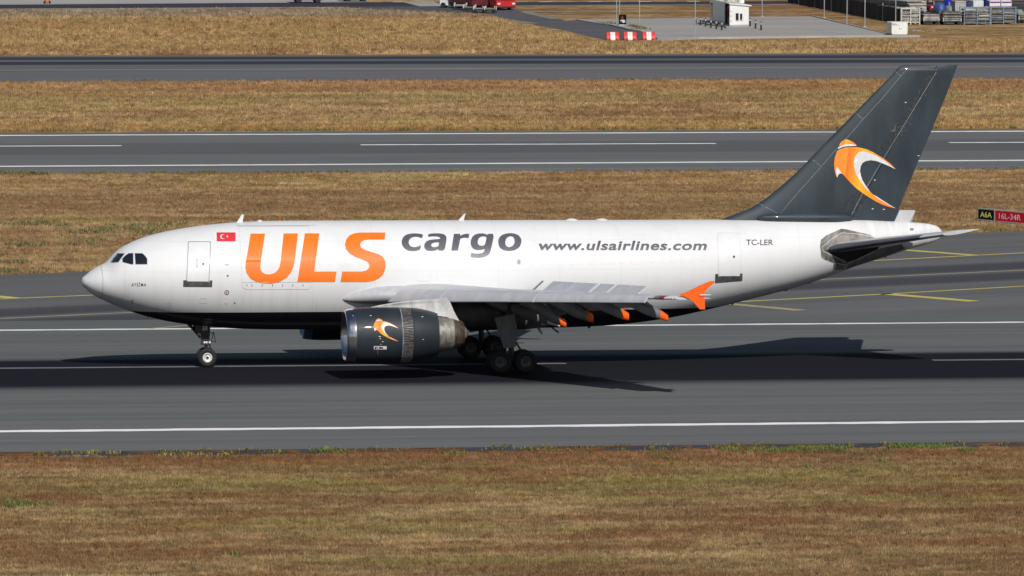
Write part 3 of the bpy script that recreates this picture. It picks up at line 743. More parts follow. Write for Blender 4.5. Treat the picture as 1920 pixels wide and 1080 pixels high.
# tail blade behind the rudder (visible white stub)
g = G(); pl = [planeY(x, y, .0) for x, y in ((1677, 416), (1687, 394), (1716.5, 394.5), (1705, 417))]
g.prism([p + Vector((0, 0, 0)) for p in pl], (0, .12, 0)); g.build('far_stabiliser_tip', M_lgrey, jet, smooth=0)
# emblem (orange and white swoosh) in its own drawing units
EM = {'cap': [(440, 190), (452, 170), (472, 148), (510, 125), (545, 134), (580, 149), (615, 172), (640, 200), (600, 187), (560, 181), (520, 182), (480, 192), (455, 206)],
      'capw': [(455, 206), (480, 192), (520, 182), (560, 181), (600, 187), (640, 200), (600, 200), (540, 203), (480, 213), (425, 237), (436, 212)],
      'body': [(415, 260), (450, 238), (500, 221), (560, 212), (640, 215), (700, 226), (760, 243), (840, 282), (940, 342), (1020, 402), (1075, 463), (960, 374), (860, 312), (760, 272), (700, 262), (660, 274), (628, 308), (607, 360), (607, 430), (628, 510), (665, 582), (710, 642), (750, 690), (788, 716), (818, 745), (880, 795), (960, 845), (1020, 877), (1077, 905), (1010, 890), (930, 865), (850, 825), (765, 772), (690, 722), (620, 668), (570, 618), (520, 565), (488, 525), (470, 512), (445, 472), (420, 443), (405, 445), (408, 500), (418, 560), (400, 520), (387, 460), (383, 400), (390, 335)],
      'notch': [(405, 445), (420, 443), (445, 472), (470, 512), (445, 512), (428, 530), (418, 560), (408, 500)],
      'white': [(1075, 463), (1000, 428), (930, 398), (860, 372), (800, 362), (740, 371), (702, 394), (682, 430), (674, 480), (685, 540), (705, 592), (740, 650), (788, 716), (750, 690), (710, 642), (665, 582), (628, 510), (607, 430), (607, 360), (628, 308), (660, 274), (700, 262), (760, 272), (860, 312), (960, 374)],
      'tailw': [(818, 745), (860, 768), (920, 808), (1000, 858), (1077, 905), (1020, 877), (960, 845), (880, 795)]}
def swoosh_mat(name, f0, x0, x1):
    m, n, b = base_mat(name); tc = N(n, 'ShaderNodeTexCoord').outputs['Generated']
    sx = N(n, 'ShaderNodeSeparateXYZ'); n.links.new(tc, sx.inputs[0])
    f = math_(n, 'ADD', math_(n, 'MULTIPLY', sx.outputs[0], 1.2), math_(n, 'MULTIPLY', sx.outputs[2], -.15))
    cr = N(n, 'ShaderNodeValToRGB'); n.links.new(f, cr.inputs[0]); e = cr.color_ramp.elements
    e[0].position = 0.0; e[0].color = (.92, .27, .03, 1); e[1].position = .95; e[1].color = (.85, .22, .03, 1)
    for p_, c in ((.12, (.90, .30, .035)), (.14, (.85, .17, .02)), (.42, (.92, .46, .03)), (.62, (.90, .34, .02))):
        q = e.new(p_); q.color = (*c, 1)
    n.links.new(cr.outputs[0], b.inputs['Base Color']); b.inputs['Roughness'].default_value = .55; b.inputs['Specular IOR Level'].default_value = .3; b.inputs['Coat Weight'].default_value = .2; b.inputs['Coat Roughness'].default_value = .07
    return m
M_sw = swoosh_mat('swoosh_orange_paint', 0, 0, 1)
def emblem(parent, f, mp, off=.02, dx=8, dy=6):
    for key, mm, nm in (('cap', M_sw, 'emblem_orange'), ('capw', M_wpaint, 'emblem_white'), ('body', M_sw, 'emblem_orange'), ('notch', M_wpaint, 'emblem_white'), ('white', M_wpaint, 'emblem_white'), ('tailw', M_wpaint, 'emblem_white')):
        decal(nm, [([mp(*q) for q in EM[key]], [])], mm, parent, f, off, dx, dy)
emblem(fin, fskin, lambda x, y: (1500 + x / 6, 240 + y / 6))

# --- wings
def Wst(y):
    xle = -6.95 + (y - 2.6) * .6045
    zle = 3.90 + (y - 2.6) * .0516
    c = float(np.interp(y, (0, 2.6, 8.4, 21.45), (10.2, 8.7, 5.5, 1.85)))
    inc = R(float(np.interp(y, (2.6, 8.4, 21.4), (4.0, 3.2, .5))))
    tc = float(np.interp(y, (2.6, 8.4, 21.4), (.12, .108, .105)))
    return xle, zle, c, inc, tc
def wpt(y, u, v, sgn):
    """point at chord fraction u, height fraction v (of chord)"""
    xle, zle, c, inc, tc = Wst(y)
    x = u * c; z = v * c
    return (xle + x * math.cos(inc) + z * math.sin(inc), sgn * y, zle - x * math.sin(inc) + z * math.cos(inc))
def wthick(y, u, up):
    tc = Wst(y)[4]; t = tc * naca(u)
    camb = .018 * 4 * u * (1 - u)
    return camb + t if up else camb - t * .85
def flap_end(y): return .80 if y < 16.0 else 1.0
def wing_side(sgn):
    ysec = [1.4, 2.2, 2.8, 3.6, 4.6, 5.6, 6.6, 7.5, 8.4, 9.5, 11, 12.5, 14, 15.4, 16.05, 16.1, 17.5, 19, 20.2, 21.0, 21.45, 21.6]
    secs = []
    for y in ysec:
        ue = flap_end(y); us = [ue * (1 - math.cos(math.pi * i / 16)) / 2 for i in range(17)]
        ring = [wpt(y, u, wthick(y, u, False), sgn) for u in us] + [wpt(y, u, wthick(y, u, True) + .0005, sgn) for u in us[::-1]]
        secs.append(ring)
    g = G(); g.loft(secs, True, True)
    wing = g.build('wing', M_lgrey, jet, smooth=40)
    # slats (deployed), each its own part
    prof = [(.80, .37), (.55, .385), (.30, .33), (.05, .20), (-.18, .02), (-.36, -.20), (-.47, -.42), (-.50, -.57), (-.45, -.64), (-.38, -.62), (-.30, -.50), (-.15, -.20), (.08, .06), (.40, .24)]
    for y0, y1 in ((3.25, 6.62), (6.72, 12.85), (12.93, 20.0)):
        secs = []
        for y in np.linspace(y0, y1, 6):
            xle, zle, c, inc, tc = Wst(y); s = .25 + .06 * c
            secs.append([(xle + a * s - .06, sgn * y, zle + b_ * s) for a, b_ in prof])
        g = G(); g.loft(secs, True, True); g.build('slat', M_lgrey, jet, smooth=40)
    # flaps, drooped
    for y0, y1, cf, dr, nm in ((3.2, 8.2, .20, 32, 'inboard_flap'), (9.1, 16.0, .21, 30, 'outboard_flap')):
        secs = []
        for y in np.linspace(y0, y1, 5):
            c = Wst(y)[2]; p = Vector(wpt(y, .82, -.004, sgn)); L = cf * c * (1.0 if y > 8.4 else .9); a = R(dr)
            ring = []
            us = [(1 - math.cos(math.pi * i / 10)) / 2 for i in range(11)]
            for u, sg in [(u, -1) for u in us] + [(u, 1) for u in us[::-1]]:
                q = .10 * L * naca(u) * (1.0 if sg > 0 else .8) * sg * 1.2
                x = u * L; ring.append((p.x + x * math.cos(a) + q * math.sin(a), sgn * y, p.z - x * math.sin(a) + q * math.cos(a) - .06))
            secs.append(ring)
        g = G(); g.loft(secs, True, True); g.build(nm, M_mgrey, jet, smooth=40)
    # raised spoilers
    for y0, y1, k in ((8.15, 10.35, 0), (10.38, 12.25, 0), (12.5, 13.75, 1), (14.0, 15.3, 1), (15.32, 16.5, 1)):
        vs = []
        for y in (y0, y1):
            p = Vector(wpt(y, .66, wthick(y, .66, True) + .006, sgn)); c = Wst(y)[2]; L = .09 * c + .32; a = R(40)
            vs.append([(p.x, p.y, p.z), (p.x + L * math.cos(a), p.y, p.z + L * math.sin(a)), (p.x + L * math.cos(a) + .02, p.y, p.z + L * math.sin(a) - .03), (p.x + .05, p.y, p.z - .04)])
        g = G(); g.loft(vs, True, True); g.build('spoiler', M_lgrey, jet, smooth=0)
    vs = []
    for y in (6.1, 6.24):
        p = Vector(wpt(y, .70, wthick(y, .70, True) + .006, sgn)); L = .85; a = R(42)
        vs.append([(p.x, p.y, p.z), (p.x + L * math.cos(a), p.y, p.z + L * math.sin(a)), (p.x + L * math.cos(a) + .03, p.y, p.z + L * math.sin(a) - .04), (p.x + .06, p.y, p.z - .05)])
    g = G(); g.loft(vs, True, True); g.build('spoiler', M_dgrey, jet, smooth=0)
    return wing
wing_n = wing_side(-1); wing_f = wing_side(1)

# wing tip fences
def fence(sgn):
    loop = [(1272, 553.3), (1284, 549), (1296, 543.4), (1312, 535.4), (1331, 527.6), (1340, 526.6), (1338.6, 531), (1330, 538.5), (1321.8, 546), (1321, 552), (1321.6, 566), (1322, 580), (1312.5, 580), (1307, 574.5), (1301.5, 567.5), (1293, 560.5), (1283, 556), (1275, 554.3)]
    P = [planeY(x, y, -21.68) for x, y in loop]
    if sgn > 0: P = [Vector((p.x, 21.62, p.z)) for p in P]
    else: P = [Vector((p.x, -21.68, p.z)) for p in P]
    g = G().prism(P, (0, .06 if sgn < 0 else .06, 0))
    o = g.build('wingtip_fence', M_ofence, jet, smooth=0)
    p = planeY(1322, 553.3, -21.75)
    g = G().tube((p.x - .25, sgn * 21.72, p.z), (p.x + .30, sgn * 21.72, p.z + .005), .035, .02); g.build('tail_light_pod', M_wpaint, o)
    return o
fence(-1); fence(1)
# nav light and exposed leading edge near the tip
xle, zle, c, inc, tc = Wst(20.75)
for sgn in (-1, 1):
    for nm_, yr, mm_ in (('navigation_light_housing', (20.3, 20.45, 20.62), M_outline), ('navigation_light', (20.63, 20.78, 20.95), M_navlight if sgn < 0 else M_outline), ('wing_tip_leading_edge', (20.96, 21.2, 21.5), M_wpaint)):
        secs = []
        for y in yr:
            us = (0, .01, .03, .06, .10, .16)
            secs.append([wpt(y, u, wthick(y, u, False) - .006, sgn) for u in us[::-1]] + [wpt(y, u, wthick(y, u, True) + .006, sgn) for u in us])
        secs = [[(x - .03, y, z) for x, y, z in r_] for r_ in secs]
        g = G(); g.loft(secs, True, True); g.build(nm_, mm_, jet, smooth=50)
# flap track fairings
FT = [(4.6, [(900, 560, 4), (950, 577, 11), (1000, 590, 14), (1025, 597, 11), (1050, 611.4, 1.6)], 1),
      (7.1, [(960, 556, 4), (995, 570, 12), (1030, 589, 14), (1049, 601, 9), (1061, 608, 7)], 2),
      (9.7, [(1010, 555, 3), (1045, 567, 11), (1075, 580, 14), (1099, 591, 10.5), (1112, 597.5, 7.2)], 2),
      (12.5, [(1080, 557, 3), (1110, 566, 9), (1145, 578, 12), (1164.5, 588, 10), (1178.5, 594, 7)], 2),
      (15.5, [(1150, 560, 3), (1180, 567, 8), (1212, 579, 11.5), (1237, 589.3, 9), (1252, 596.8, 6)], 2)]
for yo, path, tipm in FT:
    pts = []
    for x, y, r_ in path:
        p = planeY(x, y, -yo); pts.append((p.x, p.z, r_ / 37.3))
    fx = pchip([q[0] for q in pts], [q[1] for q in pts]); fr = pchip([q[0] for q in pts], [q[2] for q in pts])
    def can(a, b_, sgn, n=12, grow=1.0):
        secs = []
        for X in np.linspace(a, b_, n):
            r_ = fr(X) * grow; secs.append([(X, sgn * yo + .26 * r_ / .37 * math.cos(t) * 1.05, fx(X) + r_ * math.sin(t)) for t in (2 * math.pi * i / 16 for i in range(16))])
        return secs
    for sgn in (-1, 1):
        x3 = pts[3][0]
        g = G(); g.loft(can(pts[0][0], x3, sgn, 16), True, True); o = g.build('flap_track_fairing', M_dgrey, jet, smooth=50)
        g = G(); g.loft(can(x3 + .004, pts[4][0], sgn, 5, 1.01), True, True); g.build('fairing_tip', M_wpaint if tipm == 1 else M_ofence, o, smooth=40)
# wing root glove and belly fairing
for sgn in (-1, 1):
    secs = []
    for x, yc, ry, zc, rz_ in ((643.2, 561, .03, 0, .04), (646, 560.2, .08, 0, .10), (651, 559.2, .14, 0, .16), (659, 558, .22, 0, .23), (669, 556.7, .31, 0, .30), (681, 555.5, .42, 0, .36), (700, 554, .62, 0, .43), (725, 552.5, .88, 0, .48), (755, 552.5, 1.05, 0, .47), (790, 554, 1.0, 0, .42), (830, 557, .8, 0, .34)):
        p = planeY(x, yc, -2.75); secs.append([(p.x, sgn * 2.60 + ry * math.cos(t), p.z + rz_ * math.sin(t)) for t in (2 * math.pi * i / 24 for i in range(24))])
    g = G(); g.loft(secs, True, True); g.build('wing_root_fairing', mat('root_fairing_paint', (.50, .505, .53), .5, wear=.12), jet, smooth=60)
secs = []
for X, w_, zt, zb in ((-7.4, .8, 2.6, 2.2), (-6.8, 1.9, 2.9, 2.0), (-5.8, 2.6, 3.3, 1.88), (-4, 3.05, 3.8, 1.84), (-.4, 3.10, 3.7, 1.84), (.6, 2.9, 3.3, 1.88), (1.4, 2.3, 2.9, 1.95), (2.2, 1.2, 2.6, 2.1)):
    zc = (zt + zb) / 2; h = (zt - zb) / 2
    secs.append([(X, w_ * math.copysign(abs(math.cos(t)) ** .62, math.cos(t)), zc + h * math.copysign(abs(math.sin(t)) ** .62, math.sin(t))) for t in (2 * math.pi * i / 40 for i in range(40))])
g = G(); g.loft(secs, True, True); g.build('belly_fairing', mat('shade_darkened_belly_paint', (.115, .12, .135), .45, wear=.25), jet, smooth=60)  # belly colour darkened to carry the shade below the wing

# --- tailplane
for sgn in (-1, 1):
    secs = []
    for y in (1.0, 1.6, 2.6, 4, 5.5, 6.8, 7.6, 8.0, 8.13):
        f = (y - 1.3) / 6.83
        xle = 16.15 + f * 4.85; c = 5.05 - f * 2.95; z = 5.90 + f * 1.20; tc = .105
        if y > 7.9: c *= .93
        inc = R(7.8); ring = []
        us = [(1 - math.cos(math.pi * i / 14)) / 2 for i in range(15)]
        for u, up in [(u, -1) for u in us] + [(u, 1) for u in us[::-1]]:
            q = up * tc * naca(u) * c + (.0006 if up > 0 else 0)
            ring.append((xle + u * c, sgn * y, z + q + u * c * math.sin(inc)))
        secs.append(ring)
    g = G(); g.loft(secs, True, True)
    st = g.build('tailplane', M_lgrey, jet, smooth=45)
    # polished leading edge
    secs = []
    for y in (1.6, 2.6, 4, 5.5, 6.8):
        f = (y - 1.3) / 6.83
        xle = 16.15 + f * 4.85; c = 5.05 - f * 2.95; z = 5.90 + f * 1.20; inc = R(7.8)
        us = (0, .012, .03, .06, .09)
        secs.append([(xle + u * c - .012, sgn * y, z + u * c * math.sin(inc) - .105 * naca(u) * c - .006) for u in us[::-1]] + [(xle + u * c - .012, sgn * y, z + u * c * math.sin(inc) + .105 * naca(u) * c + .006) for u in us])
    g = G(); g.loft(secs, True, True); g.build('leading_edge', mat('dark_leading_edge_metal', (.13, .14, .165), .38, .5, wear=.08, wscale=.8), st, smooth=50)

# --- engines
EY = 7.9
e0 = planeY(645, 630.0, -EY); e1 = planeY(876, 624.5, -EY)
eax = (e1 - e0).normalized(); EU = 1 / 37.05
def engine(sgn):
    o = Vector((e0.x, sgn * EY, e0.z))
    def P(lst): return [(a * EU / math.cos(R(9.4)), r_ * EU) for a, r_ in lst]
    g = G(); g.lathe(P([(17, 51.4), (28, 52.4), (45, 53.1), (75, 53.2), (102.4, 52.7)]), o, eax, 72)
    eng = g.build('engine', M_engine, jet, smooth=50)
    g = G(); g.lathe(P([(12, 41.8), (6, 43.0), (2, 44.4), (.3, 46.0), (.6, 47.2), (2.5, 48.7), (7, 50.2), (17, 51.5)]), o, eax, 72)
    g.build('inlet_lip', M_chrome, eng, smooth=60)
    g = G(); g.lathe(P([(12, 41.8), (25, 40.5), (42, 40.6)]), o, eax, 48); g.build('inlet_duct', mat('blue_grey_duct_liner', (.34, .36, .42), .3, .5, wear=.15), eng, smooth=60)
    g = G(); g.lathe(P([(22, .6), (27, 6), (34, 11), (41, 14)]), o, eax, 32, True); g.build('spinner', M_dkmetal, eng)
    g = G(); u = eax.orthogonal().normalized(); w = eax.cross(u); k = EU
    for i in range(34):
        t = 2 * math.pi * i / 34; r1 = u * math.cos(t) + w * math.sin(t); tn = eax.cross(r1)
        a, b_ = 13.5 * k, 40.2 * k; cx = o + eax * 40 * k
        g.add([cx + r1 * a - tn * .05, cx + r1 * b_ - tn * .13 - eax * .05, cx + r1 * b_ + tn * .10 + eax * .12, cx + r1 * a + tn * .05 + eax * .12], [(0, 1, 2, 3)])
    g.lathe([(46 * k, .01), (46 * k, 40.4 * k)], o, eax, 40)
    g.build('fan', M_dkmetal, eng)
    # thrust reverser cascade band with rows of turning vanes
    g = G(); g.lathe(P([(102.4, 50.8), (125.5, 50.3)]), o, eax, 72); cas = g.build('reverser_cascade', mat('cascade_recess', (.022, .022, .023), .7, wear=0), eng)
    g = G()
    for i in range(112):
        t = 2 * math.pi * (i + .5) / 112; r1 = u * math.cos(t) + w * math.sin(t); tn = eax.cross(r1)
        for s0 in (0,):
            a0 = o + eax * (104.6 * k) + r1 * 50.7 * k; a1 = o + eax * (124.5 * k) + r1 * 50.1 * k
            hgt = r1 * .045; wd = tn * .014
            tilt = tn * ((.055 if (i // 9) % 2 else -.025))
            g.add([a0 - wd, a0 + wd, a1 + wd + tilt, a1 - wd + tilt, a0 - wd + hgt, a0 + wd + hgt, a1 + wd + hgt + tilt, a1 - wd + hgt + tilt], [(4, 5, 6, 7), (0, 4, 7, 3), (1, 2, 6, 5), (0, 1, 5, 4), (2, 3, 7, 6)])
    g.build('cascade_vane', mat('grey_cascade_metal', (.20, .195, .19), .5, .3, wear=.45, wscale=9), eng, kind='stuff')
    g = G(); g.lathe(P([(102.4, 52.7), (103.6, 52.6), (103.8, 50.8)]), o, eax, 72); g.build('cascade_frame', mat('pale_frame_metal', (.34, .34, .34), .5, wear=.4, wscale=9), eng)
    g = G(); g.lathe(P([(124.6, 50.2), (125.0, 51.6), (135, 50.4), (150, 47.6), (163, 44.2), (173, 41.2), (171, 40), (150, 41)]), o, eax, 72); g.build('translating_cowl', M_engine, eng, smooth=40)
    g = G(); g.lathe(P([(150, 38), (172, 34.5), (186, 33.2), (203, 30.8)]), o, eax, 48); g.build('core_cowl', M_steel, eng, smooth=50)
    g = G(); g.lathe(P([(203, 30.4), (212, 27.6), (219, 24.2), (224, 20.5), (222, 18), (200, 18)]), o, eax, 48); g.build('core_nozzle', M_burnt, eng, smooth=50)
    g = G(); g.lathe(P([(205, 17), (220, 16.5), (227, 12), (231, 6.5), (233, 1)]), o, eax, 32, False, True); g.build('exhaust_plug', M_steel, eng, smooth=50)
    # pylon
    top = [(688, 577.5), (712, 572.5), (740, 567.5), (780, 563), (820, 560), (836, 557), (842, 564), (850, 583), (862, 605), (868, 611), (858, 607), (848, 597), (836, 592.5), (818, 590), (770, 586), (700, 586)]
    pts = [planeY(x, y, -EY) for x, y in top]
    c = Vector((0, sgn * EY, 0))
    secs = []
    for yy in (-.30, -.24, .24, .30):
        secs.append([Vector((p.x, sgn * EY + yy * (0.35 + .65 * min(1, max(0, (p.x - pts[0].x)) / 1.8)), p.z - (.0 if abs(yy) < .27 else .03))) for p in pts])
    g = G()
    n_ = len(pts)
    for i in range(3):
        for j in range(n_):
            a, b_ = secs[i], secs[i + 1]
            g.add([a[j], a[(j + 1) % n_], b_[(j + 1) % n_], b_[j]], [(0, 1, 2, 3)])
    for sct in (secs[0], secs[-1]):
        tri = tessellate_polygon([sct]); g.add(sct, [tuple(t) for t in tri])
    py = g.build('engine_pylon', mat('pylon_grey_paint', (.58, .58, .57), .45, coat=.1, wear=.25, wscale=2.5), jet, smooth=30)
    if sgn < 0:
        def eskin(px, py_, off=.012):
            Y = -EY - 1.2
            for _ in range(5):
                p = planeY(px, py_, Y); dx_ = (p - o).dot(eax) / EU * math.cos(R(9.4)); r_ = float(np.interp(dx_, (17, 28, 45, 75, 102, 125, 150, 173), (51.4, 52.4, 53.1, 53.2, 52.7, 51.6, 47.6, 41.2))) * EU
                zc = o.z + (p.x - o.x) / eax.x * eax.z
                q = r_ * r_ - (p.z - zc) ** 2; Y = -EY - math.sqrt(max(q, .001))
            p = planeY(px, py_, Y); nn = Vector((0, Y + EY, p.z - zc)).normalized()
            return Vector((p.x, Y, p.z)) + nn * off
        sxk = (747.5 - 700.5) / (1077 - 383); syk = (640 - 597.5) / (905 - 125)
        emblem(eng, eskin, lambda x, y: (700.5 + (x - 383) * sxk, 597.5 + (y - 125) * syk), .015, 6, 2.5)
        decal('warning_placard', [(rrect(701, 648.8, 725, 655, .3), [])], M_wpaint, eng, eskin, .012, 6, 2)
        for bx in ([(703, 650), (706.5, 650), (705.5, 654), (702.5, 654)], [(710, 651), (713, 650), (718, 651), (717.5, 653.6), (713.5, 653), (710.5, 653.6)]):
            decal('placard_print', [(bx, [])], M_dark_let, eng, eskin, .022, 6, 2)
        decal('warning_stripe', [(rrect(707.4, 649.2, 708.5, 664.5, .2), [])], M_red, eng, eskin, .026, 6, 2)
        for x, y, w_ in ((712, 631, 2.2), (713, 635, 1.2), (717.5, 640.5, 1.8), (714, 645.5, .9), (695, 592, 1.6), (792, 594.3, 1.6), (793.5, 636.4, 1.3), (662, 592, .8)):
            decal('latch_mark', [(rrect(x - w_, y - .5, x + w_, y + .5, .3), [])], M_wpaint, eng, eskin, .014, 6, 2)
    return eng
engine(-1); engine(1)

# --- landing gear
def wheel(name, c, r, w, parent, rim, side):
    g = G(); x, y, z = c
    prof = [(-w * .36, r * .50), (-w * .48, r * .60), (-w * .5, r * .78), (-w * .44, r * .92), (-w * .30, r * .985), (-w * .1, r), (w * .1, r), (w * .30, r * .985), (w * .44, r * .92), (w * .5, r * .78), (w * .48, r * .60), (w * .36, r * .50)]
    g.lathe(prof, c, (0, 1, 0), 40)
    wh = g.build(name, M_black, parent, smooth=40)
    for s in (-1, 1):
        g = G(); k = s * w
        g.lathe([(k * .37, r * .51), (k * .42, r * .50), (k * .44, r * .45), (k * .40, r * .40), (k * .24, r * .36), (k * .20, r * .2), (k * .30, r * .15), (k * .32, .001)], c, (0, 1, 0), 32)
        g.build('rim', rim, wh, smooth=40)
    return wh
NX = planeY(388.5, 667, -.36).x
ng = thing('tmp', '', ''); bpy.data.objects.remove(ng)
g = G()
g.tube((NX, 0, .49), (NX - .02, 0, 1.35), .085); g.tube((NX - .02, 0, 1.2), (NX - .10, 0, 2.6), .14)
g.tube((NX, -.5, .49), (NX, .5, .49), .07); g.box((NX - .03, 0, 1.22), (.46, .34, .20)); g.box((NX - .06, 0, 1.52), (.40, .40, .30))
g.tube((NX + .12, 0, 1.15), (NX + .33, 0, .80), .035); g.tube((NX + .33, 0, .80), (NX + .05, 0, .52), .035)
ngear = g.build('nose_gear', M_dkmetal, jet)
for y in (-.37, .37): wheel('wheel', (NX, y, .49), .49, .33, ngear, M_rim, 0)
p0 = planeY(352, 607, -.25); p1 = planeY(377, 634, -.25)
g = G(); g.tube(p0, p1, .055); g.tube((p0.x + .12, .25, p0.z), (p1.x, .25, p1.z), .055); g.tube((p1.x, -.25, p1.z), (NX - .05, -.1, 1.35), .05); g.build('drag_brace', M_dkmetal, ngear)
for ys_ in (-.42, .42):
    pl = [planeY(x, y, -.42) for x, y in ((366, 607), (394.5, 608), (393.5, 630), (381, 629), (366.5, 622))]
    pl = [Vector((p.x, ys_, p.z)) for p in pl]
    g = G().prism(pl, (0, .05, 0)); gd = g.build('gear_door', mat('black_door_paint', (.012, .013, .016), .4, wear=0), ngear)
def flatskin(yy):
    return lambda px, py, off=.01: planeY(px, py, yy) - Vector((0, off, 0))
text_poly_decal('door_lettering', 'ER', (379.8, 611.5, 390.5, 619.5), M_wpaint, ngear, flatskin(-.45), off=.012, bold=.01, dx=30, dy=30)
g = G()
for a, b_ in (((394, 624.2), (401, 624.2)), ((400.5, 622.5), (404.5, 643)), ((400.2, 622.5), (396, 641)), ((396, 640.5), (404, 640.2))):
    g.tube(planeY(*a, -.3), planeY(*b_, -.3), .02, n=6)
g.build('tow_link', M_dkmetal, ngear)
g = G()
for x in (383.4, 387.5, 393.2):
    p = planeY(x, 641.8, -.24); g.lathe([(0, .02), (.0, .06), (.05, .055), (.10, .03)], p, (.5, 1, 0), 12, True, True)
g.build('taxi_light', mat('lamp_glass_pale', (.75, .75, .78), .15, wear=0), ngear)
pl = [planeY(x, y, -.30) for x, y in ((377, 624.5), (384, 624), (383.5, 630), (381, 632.5), (376, 629.5))]
G().prism(pl, (0, .08, 0)).build('steering_cover', mat('red_gear_paint', (.42, .04, .04), .5, wear=.4, wscale=12), ngear)
pl = [planeY(x, y, -.31) for x, y in ((371, 626.4), (377, 627), (376.5, 628.6), (371, 628))]
G().prism(pl, (0, .06, 0)).build('steering_rod', M_lgrey, ngear)
MX = planeY(961.7, 678, -5.25).x
for sgn in (-1, 1):
    yb = sgn * 4.8; zb = rz(5.2) + .59
    g = G()
    g.tube((MX, yb, zb), (MX - .05, yb, 2.1), .15); g.tube((MX - .05, yb, 1.7), (MX - .15, yb - sgn * .2, 3.5), .22)
    g.tube((MX - .8, yb, zb), (MX + .8, yb, zb), .13)
    for dx_ in (-.655, .655): g.tube((MX + dx_, yb - .62, zb), (MX + dx_, yb + .62, zb), .09)
    g.tube((MX + .2, yb, 1.55), (MX + .5, yb, 1.05), .05); g.tube((MX + .5, yb, 1.05), (MX + .15, yb, .75), .05)
    g.tube((MX - .1, yb, 1.9), (MX - .1, yb - sgn * 1.9, 3.0), .10)
    mg = g.build('main_gear', M_dkmetal, jet)
    for dx_ in (-.655, .655):
        for dy_ in (-.47, .47): wheel('wheel', (MX + dx_, yb + dy_, zb), .585, .40, mg, M_rimshade, 0)
    pl = [planeY(x, y, -5.55) for x, y in ((927, 596), (965.5, 588), (967, 600), (969, 613), (968, 650), (944.5, 653.5))]
    pl = [Vector((p.x, p.y if sgn < 0 else -p.y, p.z)) for p in pl]
    g = G().prism(pl, (0, .05 * -sgn, 0)); g.build('leg_door', mat('shade_darkened_door_paint', (.15, .155, .175), .45, wear=.2), mg)  # door colour darkened, underwing shade put into the paint

# --- aerials and small bumps
def blade(pts, m=M_wpaint, nm='blade_aerial', yy=0.0):
    P = [planeY(x, y, yy) for x, y in pts]; P = [Vector((p.x, yy - .035, p.z)) for p in P]
    return G().prism(P, (0, .07, 0)).build(nm, m, jet, smooth=0)
blade([(442.5, 419), (453, 402.5), (457, 402), (454.5, 418)])
blade([(858, 415), (870, 401), (873, 400), (868.5, 415)])
blade([(1004, 612), (1012, 613), (1018.5, 627), (1014.5, 626.5)], M_lgrey)
blade([(1030, 612), (1037, 614), (1048.5, 622), (1046, 625)], M_outline, 'drain_mast')
blade([(276, 592), (277.5, 592.5), (277.5, 597), (276.6, 597)], M_outline)
blade([(1465, 545), (1475, 542), (1477, 545.5), (1470, 545.5)], M_outline, 'drain_mast')
blade([(1514, 530), (1524, 527), (1519, 531.8), (1516, 531.8)], M_outline, 'drain_mast')
blade([(1655, 482), (1664, 479), (1661, 483.5)], M_outline, 'drain_mast')
blade([(1606, 496.5), (1622, 491), (1612, 497.5)], M_outline, 'drain_mast')
for x, y, a, b_ in ((487, 415, .16, .10), (1072, 412.8, .36, .10), (1128, 412.6, .36, .10)):
    p = planeY(x, y); secs = []
    for k in range(6):
        t = k / 5 * math.pi / 2; secs.append([(p.x + a * math.cos(t) * math.cos(q), .28 * math.cos(t) * math.sin(q), p.z - .06 + (b_ + .05) * math.sin(t)) for q in (2 * math.pi * i / 20 for i in range(20))])
    G().loft(secs, True, True).build('aerial_dome', M_wpaint, jet, smooth=60)
for x, y, mm in ((524, 415, mat('amber_lamp', (.55, .18, .03), .2, wear=0)), (769.5, 414, M_red), (1104.5, 613, M_outline), (1373, 569, M_outline)):
    p = planeY(x, y); G().lathe([(-.08, .09), (.02, .08), (.07, .04)], p, (0, 0, 1 if y < 500 else -1), 12, True, True).build('beacon', mm, jet)
print('JET OK')
# ------------------------------------------------------------------ things beyond the runways
VDIR = Vector((math.sin(AZ), math.cos(AZ), 0))
def mpp(p): return (p - CAM).dot(VDIR) / FPX
def plane_hit(px, py, p0, u):
    nn = Vector((-u.y, u.x, 0)); d = ray(px, py); t = (p0 - CAM).dot(nn) / d.dot(nn)
    h = CAM + d * t; return (h - p0).dot(u), h.z - p0.z
def quad(name, x0, x1, z0, z1, y, m, parent, d=.006):
    return G().box(((x0 + x1) / 2, y, (z0 + z1) / 2), (x1 - x0, d, z1 - z0)).build(name, m, parent, smooth=0)
def text_flat(name, txt, x0, x1, z0, z1, y, m, parent, bold=0.0):
    cu = bpy.data.curves.new('t', 'FONT'); cu.body = txt; cu.size = 1; cu.offset = bold; cu.fill_mode = 'BOTH'; cu.resolution_u = 3
    ob = bpy.data.objects.new('t', cu); COL.objects.link(ob)
    me = bpy.data.meshes.new_from_object(ob.evaluated_get(bpy.context.evaluated_depsgraph_get()))
    bpy.data.objects.remove(ob); bpy.data.curves.remove(cu)
    xs = [v.co.x for v in me.vertices]; ys_ = [v.co.y for v in me.vertices]
    for v in me.vertices:
        a = (v.co.x - min(xs)) / (max(xs) - min(xs)); b_ = (v.co.y - min(ys_)) / (max(ys_) - min(ys_))
        v.co = (x0 + a * (x1 - x0), y, z0 + b_ * (z1 - z0))
    me.name = name; me.materials.clear(); me.materials.append(m)
    for p in me.polygons: p.material_index = 0
    o = bpy.data.objects.new(name, me); COL.objects.link(o); o.parent = parent
    return o

